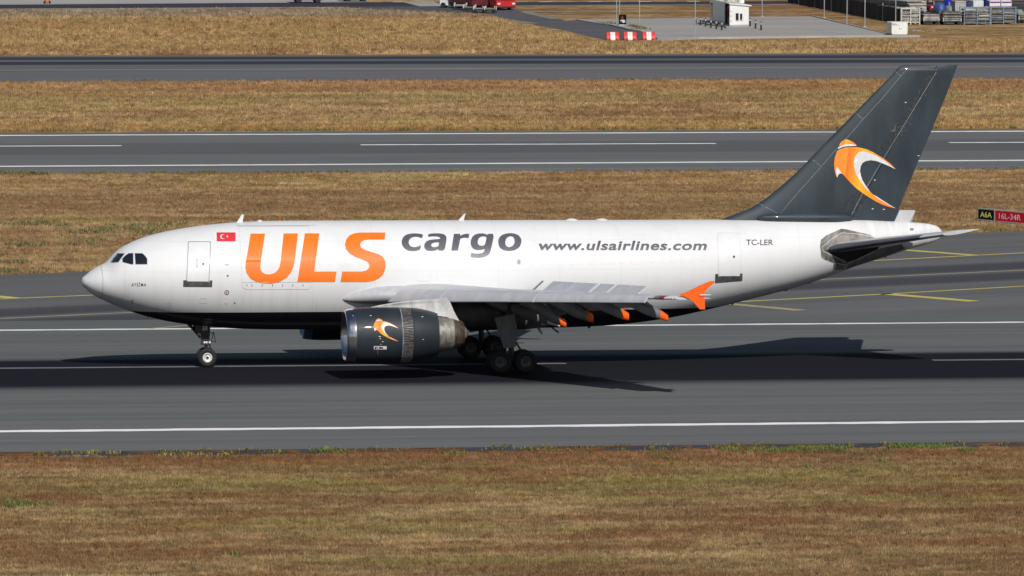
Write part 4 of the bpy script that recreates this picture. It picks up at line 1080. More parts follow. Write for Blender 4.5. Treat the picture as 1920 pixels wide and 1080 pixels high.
# --- taxiway guidance sign
p0 = ground(1836, 416.3); p1 = ground(1945, 426.2)
u = (p1 - p0).normalized()
sg = thing('runway_sign', 'long airfield sign with a black panel reading A6A and a red panel beside the taxiway', 'sign', p0, math.atan2(u.y, u.x))
M_sframe = mat('sign_frame_grey', (.42, .42, .42), .5, wear=.2)
M_sblack = mat('sign_black_face', (.008, .008, .011), .65, wear=0, spec=.1)
M_sred = mat('sign_red_face', (.60, .008, .026), .65, wear=.06, spec=.1)
M_syel = mat('sign_yellow_print', (.80, .78, .16), .5, wear=0)
def hx(px): return plane_hit(px, 400, p0, u)[0]
zt, zb = plane_hit(1837, 391.2, p0, u)[1], plane_hit(1837, 411.0, p0, u)[1]
xb, xr0, xr1 = hx(1867), hx(1868.6), hx(1942)
for a, b_, m_, nm in ((0.0, xb, M_sblack, 'black_panel'), (xr0, xr1, M_sred, 'red_panel')):
    f = G().box(((a + b_) / 2, 0, (zt + zb) / 2), (b_ - a, .22, zt - zb + .10)).build('sign_cabinet', M_sframe, sg, smooth=0)
    quad(nm, a + .05, b_ - .05, zb + .02, zt - .02, -.115, m_, f)
def sz(px, py): return plane_hit(px, py, p0, u)[1]
zl0 = zb + (zt - zb) * .235; zl1 = zb + (zt - zb) * .77
text_flat('panel_lettering', 'A6A', hx(1840.8), hx(1862.2), zl0, zl1, -.125, M_syel, sg, .01)
text_flat('panel_lettering', '16L-34R', hx(1875.7), hx(1917), zl0, zl1, -.125, mat('sign_white_print', (.72, .60, .60), .5, wear=0), sg, .01)
for px in (1840, 1864, 1871, 1890, 1912, 1936):
    x = hx(px); G().tube((x, 0, .03), (x, 0, zb), .04).build('sign_leg', M_sframe, sg)
G().box((hx(1872), 0, .04), (hx(1945) - hx(1799), .9, .08)).build('concrete_base', M_conc, sg, smooth=0)

# --- red and white barriers
M_bred = mat('red_barrier_plastic', (.72, .045, .05), .45, wear=.22, wscale=4)
M_bwhite = mat('white_barrier_plastic', (.80, .80, .79), .45, wear=.12, wscale=4)
def barrier(px0, px1, py, label):
    p = ground((px0 + px1) / 2, py, ZP); k = mpp(p); w = (px1 - px0) * k; h = 15.2 * k
    t = thing('traffic_barrier', label, 'barrier', p, 0, 'red and white plastic barriers across the side road')
    prof = [(-.27, .0), (-.27, .22), (-.13, .50), (-.11, 1.0), (.11, 1.0), (.13, .50), (.27, .22), (.27, 0)]
    for a, b_, m_ in ((-.5, -.20, M_bred), (-.20, .18, M_bwhite), (.18, .5, M_bred)):
        g = G(); ends = []
        for x in (a + (.0 if a > -.5 else 0), a + .02, b_ - .02, b_):
            s = .97 if x in (a, b_) else 1.0
            ends.append([(x * w, y * s, z * h * (1 if s == 1 else .985)) for y, z in prof])
        g.loft(ends, True, True); g.build('white_segment' if m_ is M_bwhite else 'red_segment', m_, t, smooth=25)
    g = G()
    for s in (-1, 1): g.box((s * w * .27, -.272, .05), (w * .16, .03, .10))
    g.build('fork_slot', M_black, t, smooth=0)
    return t
barrier(1137, 1160.5, 75.3, 'red and white plastic barrier, leftmost of three blocking the side road')
barrier(1169.3, 1193, 75.0, 'red and white plastic barrier, middle one of three blocking the side road')
barrier(1204.5, 1228.5, 74.8, 'red and white plastic barrier at the corner of the pad, right of the other two')

# --- masts
M_mast = mat('galvanised_mast', (.46, .47, .48), .45, .4, wear=.15)
def mast(px, py, label, z=GZ):
    p = ground(px, py, z)
    t = thing('light_mast', label, 'mast', p, 0, 'slim grey masts round the concrete pad')
    g = G(); g.tube((0, 0, 0), (0, 0, 11), .055, .035, 10); g.build('pole', M_mast, t)
    G().bbox((0, 0, .03), (.35, .35, .06), .01).build('base_plate', M_mast, t, smooth=0)
    g = G().tube((0, 0, 10.9), (.9, -.2, 11.05), .035); g.build('arm', M_mast, t)
    G().bbox((1.05, -.22, 11.05), (.55, .22, .10), .03).build('lamp_head', M_dgrey, t, smooth=0)
for a in ((1155.8, 46, 'slim grey mast just left of the black sign board'), (1161.6, 31, 'slim grey mast standing farther back, rising behind the black sign board'),
          (1198.8, 53.5, 'slim grey mast in weeds right of the black sign board'), (1303.2, 71, 'slim grey mast at the front kerb left of the white kiosk'),
          (1429, 31.3, 'slim grey mast at the back of the pad right of the kiosk'), (1545.4, 33.5, 'slim grey mast farthest back along the dark fence'),
          (1587.8, 67, 'slim grey mast at the front kerb of the pad, right of its middle'), (1621.5, 50.5, 'slim grey mast on the grass between pad and dark fence'),
          (1679.3, 47, 'slim grey mast rising behind the white generator')):
    mast(*a)

# --- black sign board
p = ground(1167.2, 49.5); k = mpp(p)
t = thing('notice_board', 'small upright black board with white print on a pale foot, left of the pad', 'sign', p)
G().bbox((0, 0, 1.9 * k), (14.4 * k, .35, 3.8 * k), .02).build('foot', M_conc, t, smooth=0)
bd = G().bbox((0, 0, (3.8 + 9.2) * k), (14.2 * k, .16, 18.4 * k), .02).build('board', M_sblack, t, smooth=0)
def bits(lst, m_, nm):
    for x0, y0, x1, y1 in lst: quad(nm, (x0 - 1167.2) * k, (x1 - 1167.2) * k, (49.5 - y1) * k, (49.5 - y0) * k, -.086, m_, bd)
bits([(1163.2, 37.2, 1172.4, 38.9), (1166.6, 39.8, 1172.6, 42.2)], M_bwhite, 'print')
bits([(1162.2, 40.2, 1165.5, 40.9)], M_sframe, 'print')
bits([(1165.2, 31, 1166.8, 35.5)], M_sred, 'emblem'); bits([(1166.9, 31.6, 1168.2, 35)], mat('dark_green_print', (.03, .10, .06), .5, wear=0), 'emblem')

# --- white kiosk
pa = ground(1368, 51); pb = ground(1403.8, 50.2); pc = ground(1326.5, 40.6)
k = mpp(pa); ub = (pb - pa); uc = (pc - pa)
WB = ub.length; ang = math.atan2(ub.y, ub.x)
DC = min(uc.length, 15.0)
t = thing('kiosk', 'small white cabin with two dark windows and equipment on its roof, on the concrete pad', 'cabin', pa, ang)
cs, sn = math.cos(-ang), math.sin(-ang)
lc = Vector((uc.x * cs - uc.y * sn, uc.x * sn + uc.y * cs, 0)).normalized() * DC
H0, H1 = 43.3 * k, 38.5 * k       # front roof height left / right
M_cab = mat('white_cabin_wall', (.80, .80, .78), .55, wear=.06); M_cabin2 = mat('cabin_trim_grey', (.45, .46, .48), .5, wear=.1)
def wallp(pts, nm, m_, th=(0, 0, 0)):
    return G().prism([Vector(q) for q in pts], Vector(th)).build(nm, m_, t, smooth=0)
A = Vector((0, 0, .25)); B_ = Vector((WB, 0, .25))
inw = lc.normalized() * .12
wallp([A, B_, (WB, 0, H1), (0, 0, H0)], 'front_wall', M_cab, inw)
wallp([B_ + inw, B_ + lc, (WB + lc.x, lc.y, H1), (WB + inw.x, inw.y, H1)], 'right_wall', M_cab, (-.12, 0, 0))
c0 = lc * .26
wallp([Vector((c0.x, c0.y, .25)), Vector((lc.x, lc.y, .25)), (lc.x, lc.y, H0), (c0.x, c0.y, H0)], 'left_wall', M_cab, (.12, 0, 0))
wallp([Vector((lc.x + .13, lc.y, .25)), Vector((WB + lc.x - .13, lc.y, .25)), (WB + lc.x - .13, lc.y, H1), (lc.x + .13, lc.y, H0)], 'back_wall', M_cab, inw * -1)
rf = wallp([(-.2, -.15, H0), (WB + .25, -.15, H1 + .0), (WB + .25 + lc.x, lc.y + .1, H1), (lc.x - .2, lc.y + .1, H0)], 'roof', M_cab, (0, 0, .12))
wallp([(-.1, -.1, 0), (WB + .1, -.1, 0), (WB + .1 + lc.x, lc.y + .1, 0), (lc.x - .1, lc.y + .1, 0)], 'plinth', M_conc, (0, 0, .24))
# dark recessed entrance in the shaded side, with a dark door and hanging cloth
wallp([Vector((c0.x + .35, c0.y, .25)), Vector((inw.x + .35, inw.y, .25)), (inw.x + .35, inw.y, H0 - .3), (c0.x + .35, c0.y, H0 - .3)], 'doorway', M_dgrey, (.05, 0, 0))
q = lc * .14; wallp([(q.x + .12, q.y, .9), (q.x + .12 + .02, q.y - .5, 1.6), (q.x + .10, q.y - .35, H0 - .5), (q.x + .10, q.y + .3, H0 - .5)], 'hanging_cloth', mat('maroon_cloth', (.12, .02, .05), .8, wear=.2), (.03, 0, 0))
q = lc * .86; r2 = lc * .96; wallp([(q.x - .03, q.y, .3), (r2.x - .03, r2.y, .3), (r2.x - .03, r2.y, H0 - .35), (q.x - .03, q.y, H0 - .35)], 'side_window', M_glassdk, (.02, 0, 0))
for x0, x1, y0, y1 in ((1379.2, 1384.6, 25, 38), (1387.2, 1391.4, 26, 37.3)):
    w_ = quad('window', (x0 - 1368) * WB / 35.8, (x1 - 1368) * WB / 35.8, (51 - y1) * k, (51 - y0) * k, -.012, M_glassdk, t, .03)
    quad('sill', (x0 - 1368.2) * WB / 35.8, (x1 - 1367.8) * WB / 35.8, (51 - y1) * k - .08, (51 - y1) * k, -.04, M_cabin2, w_, .08)
for y0, m_ in ((20, M_outline), (29, mat('faded_red_print', (.5, .2, .18), .6, wear=0)), (38.5, M_outline)):
    quad('wall_mark', .12, .22, (51 - y0 - 2.4) * k, (51 - y0) * k, -.01, m_, t, .02)
for i in range(5):
    x = -.15 + i * .0; q = lc * (.42 + .13 * i)
    G().bbox((q.x + .45, q.y, H0 + .55), (.28, .35, .75), .04).build('roof_unit', M_cab if i % 2 else M_cabin2, t, smooth=0)
q = lc * .18; G().bbox((q.x + .7, q.y, H0 + .5), (1.4, .8, .8), .05).build('roof_unit', mat('beige_housing', (.50, .48, .42), .6, wear=.25), t, smooth=0)
q = lc * .1; G().bbox((q.x + 1.9, q.y, H0 + .35), (.5, .5, .65), .05).build('roof_unit', M_cab, t, smooth=0)
q = lc * .3; G().bbox((q.x + 1.6, q.y, H0 + .4), (.9, .5, .6), .05).build('roof_unit', M_dgrey, t, smooth=0)
q = lc * .97; g = G(); g.tube((q.x - .05, q.y, H0 + .1), (q.x - .05, q.y, H0 + .6), .03); g.lathe([(0, .05), (.1, .28), (.16, .30)], (q.x - .15, q.y - .2, H0 + .55), (-.7, -.6, .3), 14, True); g.build('dish_aerial', M_cab, t)

# --- bollards and rails
M_bk = mat('black_bollard_paint', (.018, .018, .022), .45, wear=.15)
proto = None
def bollard(px, py, label):
    global proto
    p = ground(px, py, GZ + .10)
    if proto is None:
        t = thing('bollard', label, 'bollard', p, 0, 'black bollards with white bands beside the kiosk')
        g = G(); g.lathe([(0, .10), (.02, .10), (.62, .10)], (0, 0, 0), (0, 0, 1), 16, True); g.build('post', M_bk, t)
        g = G(); g.lathe([(.62, .104), (.84, .104)], (0, 0, 0), (0, 0, 1), 16); g.build('white_band', mat('greyed_white_band', (.42, .42, .43), .5, wear=.2), t)
        g = G(); g.lathe([(.84, .10), (.92, .09), (.96, .06), (.97, .001)], (0, 0, 0), (0, 0, 1), 16); g.build('cap', M_bk, t)
        proto = t
    else:
        t = copy_tree(proto); t.location = p; t['label'] = label
order = ['leftmost', 'second from left', 'third from left', 'fourth from left', 'fifth from left', 'rightmost']
for (x, y), nm in zip(((1304.5, 46.3), (1313.5, 47.7), (1323, 49.8), (1332.9, 52.4), (1343, 54.5), (1353.2, 56.8)), order):
    bollard(x, y, 'black bollard left of the kiosk, %s in its row of six' % nm)
for x, y, nm in ((1406.3, 49.6, 'nearest the kiosk corner'), (1416.6, 53.6, 'middle one of three'), (1427, 56.8, 'farthest from the kiosk')):
    bollard(x, y, 'black bollard with white band right of the kiosk, %s' % nm)
for (a, b_, lb) in (((1309, 45.5), (1361, 53.5), 'low dark rail on the pad running behind the bollards, nearer one'), ((1317.5, 42.8), (1359, 49.5), 'low dark rail close along the shaded side of the kiosk')):
    A = ground(*a, GZ + .1); B_ = ground(*b_, GZ + .1); d = B_ - A
    t = thing('low_rail', lb, 'rail', A); g = G().tube((0, 0, .16), d + Vector((0, 0, .16)), .06, n=8); g.build('rail', M_bk, t)
    for f in (.02, .35, .68, .98): G().box(d * f + Vector((0, 0, .08)), (.1, .1, .16)).build('foot', M_bk, t, smooth=0)

# --- generator
p = ground(1682, 67.2); k = mpp(p)
t = thing('generator', 'white boxy generator on a black skid with dark letters, at the pad corner', 'generator', p)
w, h, dp = 30.5 * k, 23.0 * k, 2.6
M_gen = mat('white_generator_panel', (.78, .78, .74), .45, wear=.08)
z0 = 3.4 * k
sec = [(-w / 2 + .10, z0), (w / 2 - .10, z0), (w / 2, z0 + .16), (w / 2, z0 + h - .05), (w / 2 - .05, z0 + h), (-w / 2 + .05, z0 + h), (-w / 2, z0 + h - .05), (-w / 2, z0 + .16)]
G().loft([[(x, y, z) for x, z in sec] for y in (-dp / 2, dp / 2)], True, True).build('canopy', M_gen, t, smooth=0)
G().box((0, 0, z0 / 2), (w * .86, dp * .9, z0)).build('skid_base', M_black, t, smooth=0)
gx_ = lambda px: (px - 1682) * k
gz_ = lambda py: (67.2 - py) * k
yf = -dp / 2 - .006
text_flat('canopy_lettering', 'KJ', gx_(1664 + 3.2), gx_(1670.8), gz_(46.6), gz_(42.9), yf - .004, mat('navy_print', (.02, .03, .12), .5, wear=0), t, .02)
for a, b_, y in ((1671.2, 1676.6, 43.6), (1671.2, 1677.6, 45), (1671.2, 1681, 46.3)): quad('print_line', gx_(a), gx_(b_), gz_(y + .35), gz_(y - .35), yf, mat('blue_grey_print', (.25, .27, .40), .6, wear=0), t)
for x in (1681.8, 1685): quad('door_latch', gx_(x - .8), gx_(x + .8), gz_(53.9), gz_(52.2), yf, M_outline, t)
for x in (1682.3,): quad('door_gap', gx_(x - .15), gx_(x + .15), gz_(62), gz_(42), yf + .002, M_faint, t, .004)
for x, y in ((1671.4, 59.2), (1693.6, 47), (1693.6, 59.2)): quad('bolt', gx_(x - .4), gx_(x + .4), gz_(y + .4), gz_(y - .4), yf, M_faint, t)

# --- dark netting fence receding from the generator
fa = ground(1689, 47.0); fb = ground(1478, 5.6)
d = fb - fa; nseg = 20
t = thing('netting_fence', 'long dark netted fence running back from behind the white generator', 'fence', fa)
M_net = mat('dark_navy_netting', (.016, .019, .030), .85, wear=.5, wscale=1.2)
H = 31 * mpp(fa)
for i in range(nseg + 1):
    q = d * (i / nseg); G().tube(q, q + Vector((0, 0, H + random.uniform(.0, .25))), .05, n=6).build('post', M_mast if i % 3 == 0 else M_dkmetal, t)
dn = Vector((-d.y, d.x, 0)).normalized()
for i in range(nseg):
    a = d * (i / nseg); b_ = d * ((i + 1) / nseg); rows = []
    for j in range(9):
        s = j / 8; o = dn * (.10 * math.sin(s * math.pi) * random.uniform(.3, 1.4) + random.uniform(-.02, .02))
        q = a.lerp(b_, s) + o; top = H - .12 * math.sin(s * math.pi) * random.random()
        rows.append([q + Vector((0, 0, .05)), q + Vector((0, 0, H * .5)) + dn * random.uniform(-.06, .06), q + Vector((0, 0, top))])
    g = G().loft(rows, closed=False); n_ = len(g.v)
    g.build('net_panel', M_net, t, smooth=60)

# --- storage yard behind: racks, pallets, containers, covered loads
M_rkw = mat('pale_rack_post', (.55, .55, .52), .5, wear=.2); M_rkb = mat('blue_grey_rack_steel', (.19, .24, .30), .5, .2, wear=.25)
M_plate = [mat('dull_aluminium_sheet', (.40, .40, .39), .5, .4, wear=.4, wscale=2), mat('dusty_sheet', (.30, .285, .265), .7, wear=.4, wscale=2), mat('dark_sheet', (.10, .10, .105), .7, wear=.4, wscale=2), mat('brown_board', (.235, .185, .145), .8, wear=.4, wscale=2), mat('pale_board', (.50, .47, .41), .7, wear=.3, wscale=2)]
def rack(px0, px1, py, toppx, bays, levels, m_, label, depth=2.4, z=GZ):
    a = ground(px0, py, z); k = mpp(a); w = (px1 - px0) * k; h = (py - toppx) * k
    t = thing('cargo_rack', label, 'rack', a)
    for i in range(bays + 1):
        for y in (0, depth): G().box((w * i / bays, y, h / 2), (.11, .11, h)).build('post', m_, t, smooth=0)
    for l in range(levels + 1):
        z_ = .25 + (h - .35) * l / levels
        for y in (-.01, depth + .01): G().box((w / 2, y, z_), (w + .1, .07, .08)).build('beam', m_, t, smooth=0)
        if l == levels: continue
        for i in range(bays):
            zz = z_ + .06; top = z_ + (h - .35) / levels - .10
            while zz < top - .05:
                th = random.uniform(.05, .16); th = min(th, top - zz)
                o = G().box((w * (i + .5) / bays + random.uniform(-.05, .05), depth / 2 + random.uniform(-.2, .12), zz + th / 2), (w / bays - random.uniform(.16, .36), depth - random.uniform(.0, .4), th), Matrix.Rotation(random.uniform(-.03, .03), 3, 'Y'))
                o.build('stored_sheet', random.choice(M_plate), t, smooth=0)
                zz += th + random.uniform(.015, .05)
            if random.random() < .5: pass
    return t
rack(1690.5, 1725, 46.3, 14.5, 2, 4, M_rkw, 'cargo rack with pale posts and stacked grey sheets, right behind the generator')
rack(1808, 1857.5, 47, 13.0, 2, 5, M_rkb, 'blue grey steel rack of stacked sheets, with the white crate behind its top')
rack(1858.2, 1905.5, 45.5, 12.0, 2, 5, M_rkb, 'blue grey steel rack of stacked sheets, rightmost, below the purple and white boxes')
def dolly(px, py, wpx, label, load, rot=0.0, z=GZ):
    p = ground(px, py, z); k = mpp(p); w = wpx * k
    t = thing('cargo_dolly', label, 'dolly', p, rot)
    G().box((0, 0, .42), (w, 1.9, .12)).build('deck', M_dkmetal, t, smooth=0)
    for sx_ in (-1, 1):
        for sy in (-1, 1): G().lathe([(-.08, .12), (-.09, .2), (0, .22), (.09, .2), (.08, .12)], (sx_ * w * .38, sy * .85, .22), (0, 1, 0), 14, True, True).build('wheel', M_black, t)
    G().tube((w / 2, 0, .38), (w / 2 + .9, 0, .25), .04).build('tow_bar', M_dkmetal, t)
    for sx_ in (-1, 1):
        for sy in (-1, 1): G().box((sx_ * (w / 2 - .06), sy * .92, .62), (.08, .08, .4)).build('corner_stop', M_rkw, t, smooth=0)
    zz = .49
    for i in range(load):
        th = random.uniform(.05, .14)
        G().box((random.uniform(-.08, .08), random.uniform(-.1, .1), zz + th / 2), (w * random.uniform(.86, .97), 1.7, th)).build('stored_sheet', random.choice(M_plate), t, smooth=0)
        zz += th + .02
    return t
dolly(1743, 46, 31, 'low cargo dolly loaded with grey sheets, just right of the pale posted rack', 6)
dolly(1782, 46.5, 36, 'low cargo dolly loaded with sheets, left of the blue grey racks', 9)
dolly(1913, 43.5, 14, 'low cargo dolly at the right edge beside the last blue grey rack', 5)
# tyre standing between the dollies
p = ground(1752, 42.5); g = G(); g.lathe([(-.14, .22), (-.2, .35), (-.17, .5), (0, .56), (.17, .5), (.2, .35), (.14, .22)], (0, 0, 1.1), (.2, 1, 0), 28); o = g.build('loose_tyre', M_black, loc=p); tag(o, 'big black tyre leaning upright between the two loaded dollies', 'tyre')
def box_load(name, px0, px1, py0, py1, base_py, m_, label, cat, depth=2.2, style='uld', z=GZ, extra=None):
    """container whose face spans px0..px1, py0..py1, standing on ground row base_py or on legs"""
    p = ground((px0 + px1) / 2, base_py, z); k = mpp(p); w = (px1 - px0) * k; h = (py1 - py0) * k; zb_ = max(.16, (base_py - py1) * k)
    t = thing(name, label, cat, p)
    if style == 'uld':
        sec = [(-w / 2 + w * .12, 0), (w / 2 - w * .12, 0), (w / 2, h * .28), (w / 2, h), (-w / 2, h), (-w / 2, h * .28)]
        G().loft([[(x, y, zb_ + z_) for x, z_ in sec] for y in (0, depth)], True, True).build('body', m_, t, smooth=0)
        for f in (-.25, .0, .25): G().box((w * f, -.03, zb_ + h * .55), (.06, .05, h * .8)).build('rib', M_cabin2, t, smooth=0)
        G().box((0, -.03, zb_ + h - .06), (w, .06, .12)).build('rim', M_cabin2, t, smooth=0)
    elif style == 'crate':
        G().bbox((0, depth / 2, zb_ + h / 2), (w, depth, h), .05).build('body', m_, t, smooth=0)
    elif style == 'tarp':
        secs = []
        for j in range(7):
            a = j / 6 * math.pi / 2; s = math.cos(a) ** .55; zz = zb_ + h * (math.sin(a) ** .9)
            secs.append([(w / 2 * s * math.cos(q) * random.uniform(.94, 1.04), depth / 2 + depth / 2 * s * math.sin(q) * random.uniform(.94, 1.04), zz + random.uniform(-.04, .04)) for q in (2 * math.pi * i / 18 for i in range(18))])
        G().loft(secs, False, True).build('cover', m_, t, smooth=50)
    if zb_ > .2: G().box((0, depth / 2, zb_ / 2), (w * .94, depth * .9, zb_ - .004)).build('stand', M_plate[1], t, smooth=0)
    else: G().box((0, depth / 2, .08), (w * .9, depth * .9, .155)).build('pallet', M_plate[0], t, smooth=0)
    if extra: extra(t, w, h, zb_, k)
    return t
M_tarp = mat('royal_blue_tarpaulin', (.015, .03, .36), .4, wear=.35, wscale=2); M_tarp2 = mat('faded_blue_tarpaulin', (.06, .11, .34), .5, wear=.35, wscale=2)
M_navyt = mat('navy_tarpaulin', (.012, .014, .16), .5, wear=.3, wscale=2)
M_uld = mat('pale_blue_grey_container', (.42, .46, .48), .5, .2, wear=.2); M_uld2 = mat('beige_grey_container', (.42, .42, .38), .55, wear=.25)
box_load('covered_load', 1690, 1716.5, -9, 12.5, 24, M_navyt, 'navy covered cargo load behind the pale posted rack', 'cargo', 3, 'crate')
box_load('cargo_container', 1717.5, 1737, 2.5, 24.5, 26.5, M_uld, 'pale blue grey ribbed container between the navy load and the red tug', 'container')
box_load('covered_load', 1741.5, 1757, 1.5, 14, 20, mat('grey_tarpaulin', (.30, .29, .29), .7, wear=.3), 'grey covered load behind the red tug', 'cargo', 2.2, 'tarp')
box_load('covered_load', 1755, 1777, 5.5, 21.5, 28, M_tarp2, 'faded blue domed cargo cover, above the loaded dollies', 'cargo', 2.6, 'tarp')
box_load('covered_load', 1772, 1791, -1, 14.5, 22, M_tarp, 'bright royal blue cargo cover left of the beige container', 'cargo', 2.6, 'tarp')
box_load('cargo_container', 1774.5, 1790.5, 11, 23.5, 27, mat('dull_green_grey_cover', (.21, .25, .25), .6, wear=.35), 'green grey netted pallet load under the royal blue cover', 'cargo', 2, 'tarp')
box_load('cargo_container', 1790.5, 1811.5, 3.5, 26, 27.5, M_uld2, 'beige grey ribbed container behind the left end of the blue grey rack', 'container')
box_load('covered_load', 1811, 1819, 4, 13, 24, M_tarp, 'narrow royal blue cover right of the beige container', 'cargo', 2, 'tarp')
box_load('white_crate', 1824.5, 1844.5, 1, 13.5, 35, mat('pale_wrapped_crate', (.62, .66, .68), .5, wear=.15), 'pale wrapped crate rising behind the left blue grey rack', 'crate', 2, 'crate')
M_purple = mat('purple_print', (.16, .04, .19), .5, wear=.1)
def stripes(t, w, h, zb_, k):
    quad('printed_stripe', -w / 2 + .04, w / 2 - .04, zb_ + h * .58, zb_ + h * .84, -.012, M_purple, t, .02)
    quad('print_line', -w * .42, w * .30, zb_ + h * .22, zb_ + h * .36, -.012, M_faint, t, .02)
box_load('white_box', 1855.3, 1875.8, 1, 12.5, 33, M_bwhite, 'white box with purple stripe behind the right rack, left of a twin', 'box', 2, 'crate', extra=stripes)
box_load('white_box', 1877, 1897, 1, 12.5, 33, M_bwhite, 'white box with purple stripe behind the right rack, right of a twin', 'box', 2, 'crate', extra=stripes)
box_load('covered_load', 1846, 1854, -4, 12, 33, M_navyt, 'dark violet cargo cover between the pale crate and the striped boxes', 'cargo', 2, 'tarp')
box_load('covered_load', 1905.5, 1926, 23, 42, 40, mat('grey_green_tarpaulin', (.26, .29, .27), .7, wear=.35), 'grey green rumpled cover at the far right end of the yard', 'cargo', 3, 'tarp')
gpoly('yard_pavement', [(1492, 6), (1700, 44.5), (2100, 41.5), (2700, 38), (2700, 4.5), (1492, 8.9 - 3)], ZP - .004, asphalt_mat('yard_asphalt', (.075, .077, .082), along=.06))
# board stack along the fence
a = ground(1600, 21); b_ = ground(1722, 30)
t = thing('board_stack', 'long low stack of pale boards behind the dark netted fence', 'boards', (a + b_) / 2, math.atan2((b_ - a).y, (b_ - a).x))
L = (b_ - a).length; zz = .2
G().box((0, 0, .1), (L * .9, 2, .19)).build('pallet', M_plate[1], t, smooth=0)
for i in range(12):
    th = random.uniform(.10, .16); G().box((random.uniform(-.4, .4), random.uniform(-.15, .15), zz + th / 2), (L * random.uniform(.86, 1.0), 2.2, th - .015)).build('board', M_plate[4] if i > 9 else random.choice(M_plate), t, smooth=0); zz += th
# small red tug parked in the yard
def tug(px, py, m_, label, rot=0.0, cover=None):
    p = ground(px, py); t = thing('baggage_tug', label, 'tug', p, rot)
    G().bbox((0, 0, .62), (2.6, 1.35, .6), .08).build('body', m_, t, smooth=0)
    G().bbox((-.35, 0, 1.72), (1.5, 1.3, .10), .03).build('canopy', m_ if not cover else cover, t, smooth=0)
    for sx_, sy in ((-1, -1), (-1, 1), (.35, -1), (.35, 1)): G().box((-.35 + sx_ * .68 if sx_ < 0 else .33, sy * .58, 1.28), (.07, .07, .82)).build('canopy_post', M_dkmetal, t, smooth=0)
    G().bbox((-.55, 0, 1.05), (.5, .9, .35), .05).build('seat', M_black, t, smooth=0)
    for sx_ in (-.85, .85):
        for sy in (-.62, .62): G().lathe([(-.1, .15), (-.12, .3), (0, .34), (.12, .3), (.1, .15)], (sx_, sy, .34), (0, 1, 0), 16, True, True).build('wheel', M_black, t)
    for sy in (-.4, .4): G().box((1.31, sy, .72), (.03, .2, .14)).build('headlight', M_bwhite, t, smooth=0)
    return t
tug(1746, 24, mat('red_tug_paint', (.45, .02, .04), .4, wear=.15), 'small red tug with canopy parked among the covered loads', R(-80), M_bwhite)

# --- red bus, dolly train and white tug on the service road
pf = ground(949, 19.3); hd = (_r * .30 - _d * .954).normalized()
t = thing('airport_bus', 'red bus with dark glass heading down the side road, cut off by the picture top', 'bus', pf, math.atan2(hd.y, hd.x))
M_bus = mat('red_bus_paint', (.56, .014, .02), .3, coat=.5, wear=.08); M_busd = mat('bus_skirt_black', (.012, .012, .014), .5, wear=0)
Lb, Wb = 11.0, 2.5
def bsec(x, s=1.0): return [(x, y * s, z) for y, z in ((-1.15, .32), (1.15, .32), (1.25, .5), (1.25, 2.75), (1.1, 3.02), (-1.1, 3.02), (-1.25, 2.75), (-1.25, .5))]
G().loft([bsec(-Lb, .97), bsec(-Lb + .15), bsec(-.25), bsec(0, .965)], True, True).build('body', M_bus, t, smooth=20)
G().box((.012, 0, 1.85), (.04, 2.2, 1.35)).build('windscreen', M_glassdk, t, smooth=0)
G().box((.02, 0, .38), (.06, 2.3, .16)).build('bumper', M_busd, t, smooth=0)
for sy in (-.9, .9):
    G().box((.03, sy, .78), (.05, .34, .18)).build('headlight', M_bwhite, t, smooth=0)
    G().box((.18, sy * 1.5, 2.0), (.12, .10, .38)).build('mirror', M_busd, t, smooth=0)
for sy in (-1, 1):
    for i in range(6): G().box((-1.3 - i * 1.65, sy * 1.255, 1.95), (1.5, .03, 1.0)).build('side_window', M_glassdk, t, smooth=0)
    for x in (-2.4, -8.2): G().lathe([(-.15, .25), (-.16, .46), (0, .5), (.14, .46), (.14, .25)], (x, sy * 1.14, .5), (0, 1, 0), 20, True, True).build('wheel', M_black, t)
    G().box((-5.3, sy * 1.262, .45), (4.2, .02, .24)).build('skirt', M_busd, t, smooth=0)
dl_lab = ['nearest to the red bus, last of its train', 'second from the red bus in its train', 'second behind the white tug in its train', 'right behind the white tug']
for (x, y), lb in zip(((918, 24.6), (899.5, 24.0), (880.5, 21.6), (863.5, 18.2)), dl_lab):
    dolly(x, y, 24, 'flat dark baggage dolly, ' + lb, 1, R(168) if x < 900 else R(176))
tug(846, 14.8, mat('white_tug_paint', (.66, .67, .68), .45, wear=.25), 'white tug pulling the train of dark dollies on the service road', R(160))
# red luggage load beside the bus
p = ground(891, 17.5); k = mpp(p); t = thing('stair_truck', 'dark red service truck half hidden beside the bus, behind the dollies', 'truck', p, R(-72))
M_dred = mat('dark_red_truck_paint', (.13, .018, .024), .45, wear=.35)
G().bbox((-2.6, 0, 1.75), (4.4, 2.3, 2.1), .08).build('body', M_dred, t, smooth=0)
G().bbox((.65, 0, 1.35), (1.7, 2.2, 1.6), .2).build('cab', M_dred, t, smooth=0)
G().box((1.52, 0, 1.7), (.03, 1.9, .6)).build('windscreen', M_glassdk, t, smooth=0)
G().box((-1.8, 0, .6), (6.2, 1.9, .22)).build('chassis', M_black, t, smooth=0)
for x in (.6, -3.6):
    for sy in (-1, 1): G().lathe([(-.14, .2), (-.15, .42), (0, .46), (.15, .42), (.14, .2)], (x, sy * 1.0, .46), (0, 1, 0), 18, True, True).build('wheel', M_black, t)
for x in (-1.2, -2.4, -3.6): G().box((x, -1.16, 1.9), (.7, .03, .6)).build('side_hatch', mat('hatch_dark', (.03, .03, .032), .5, wear=.2), t, smooth=0)

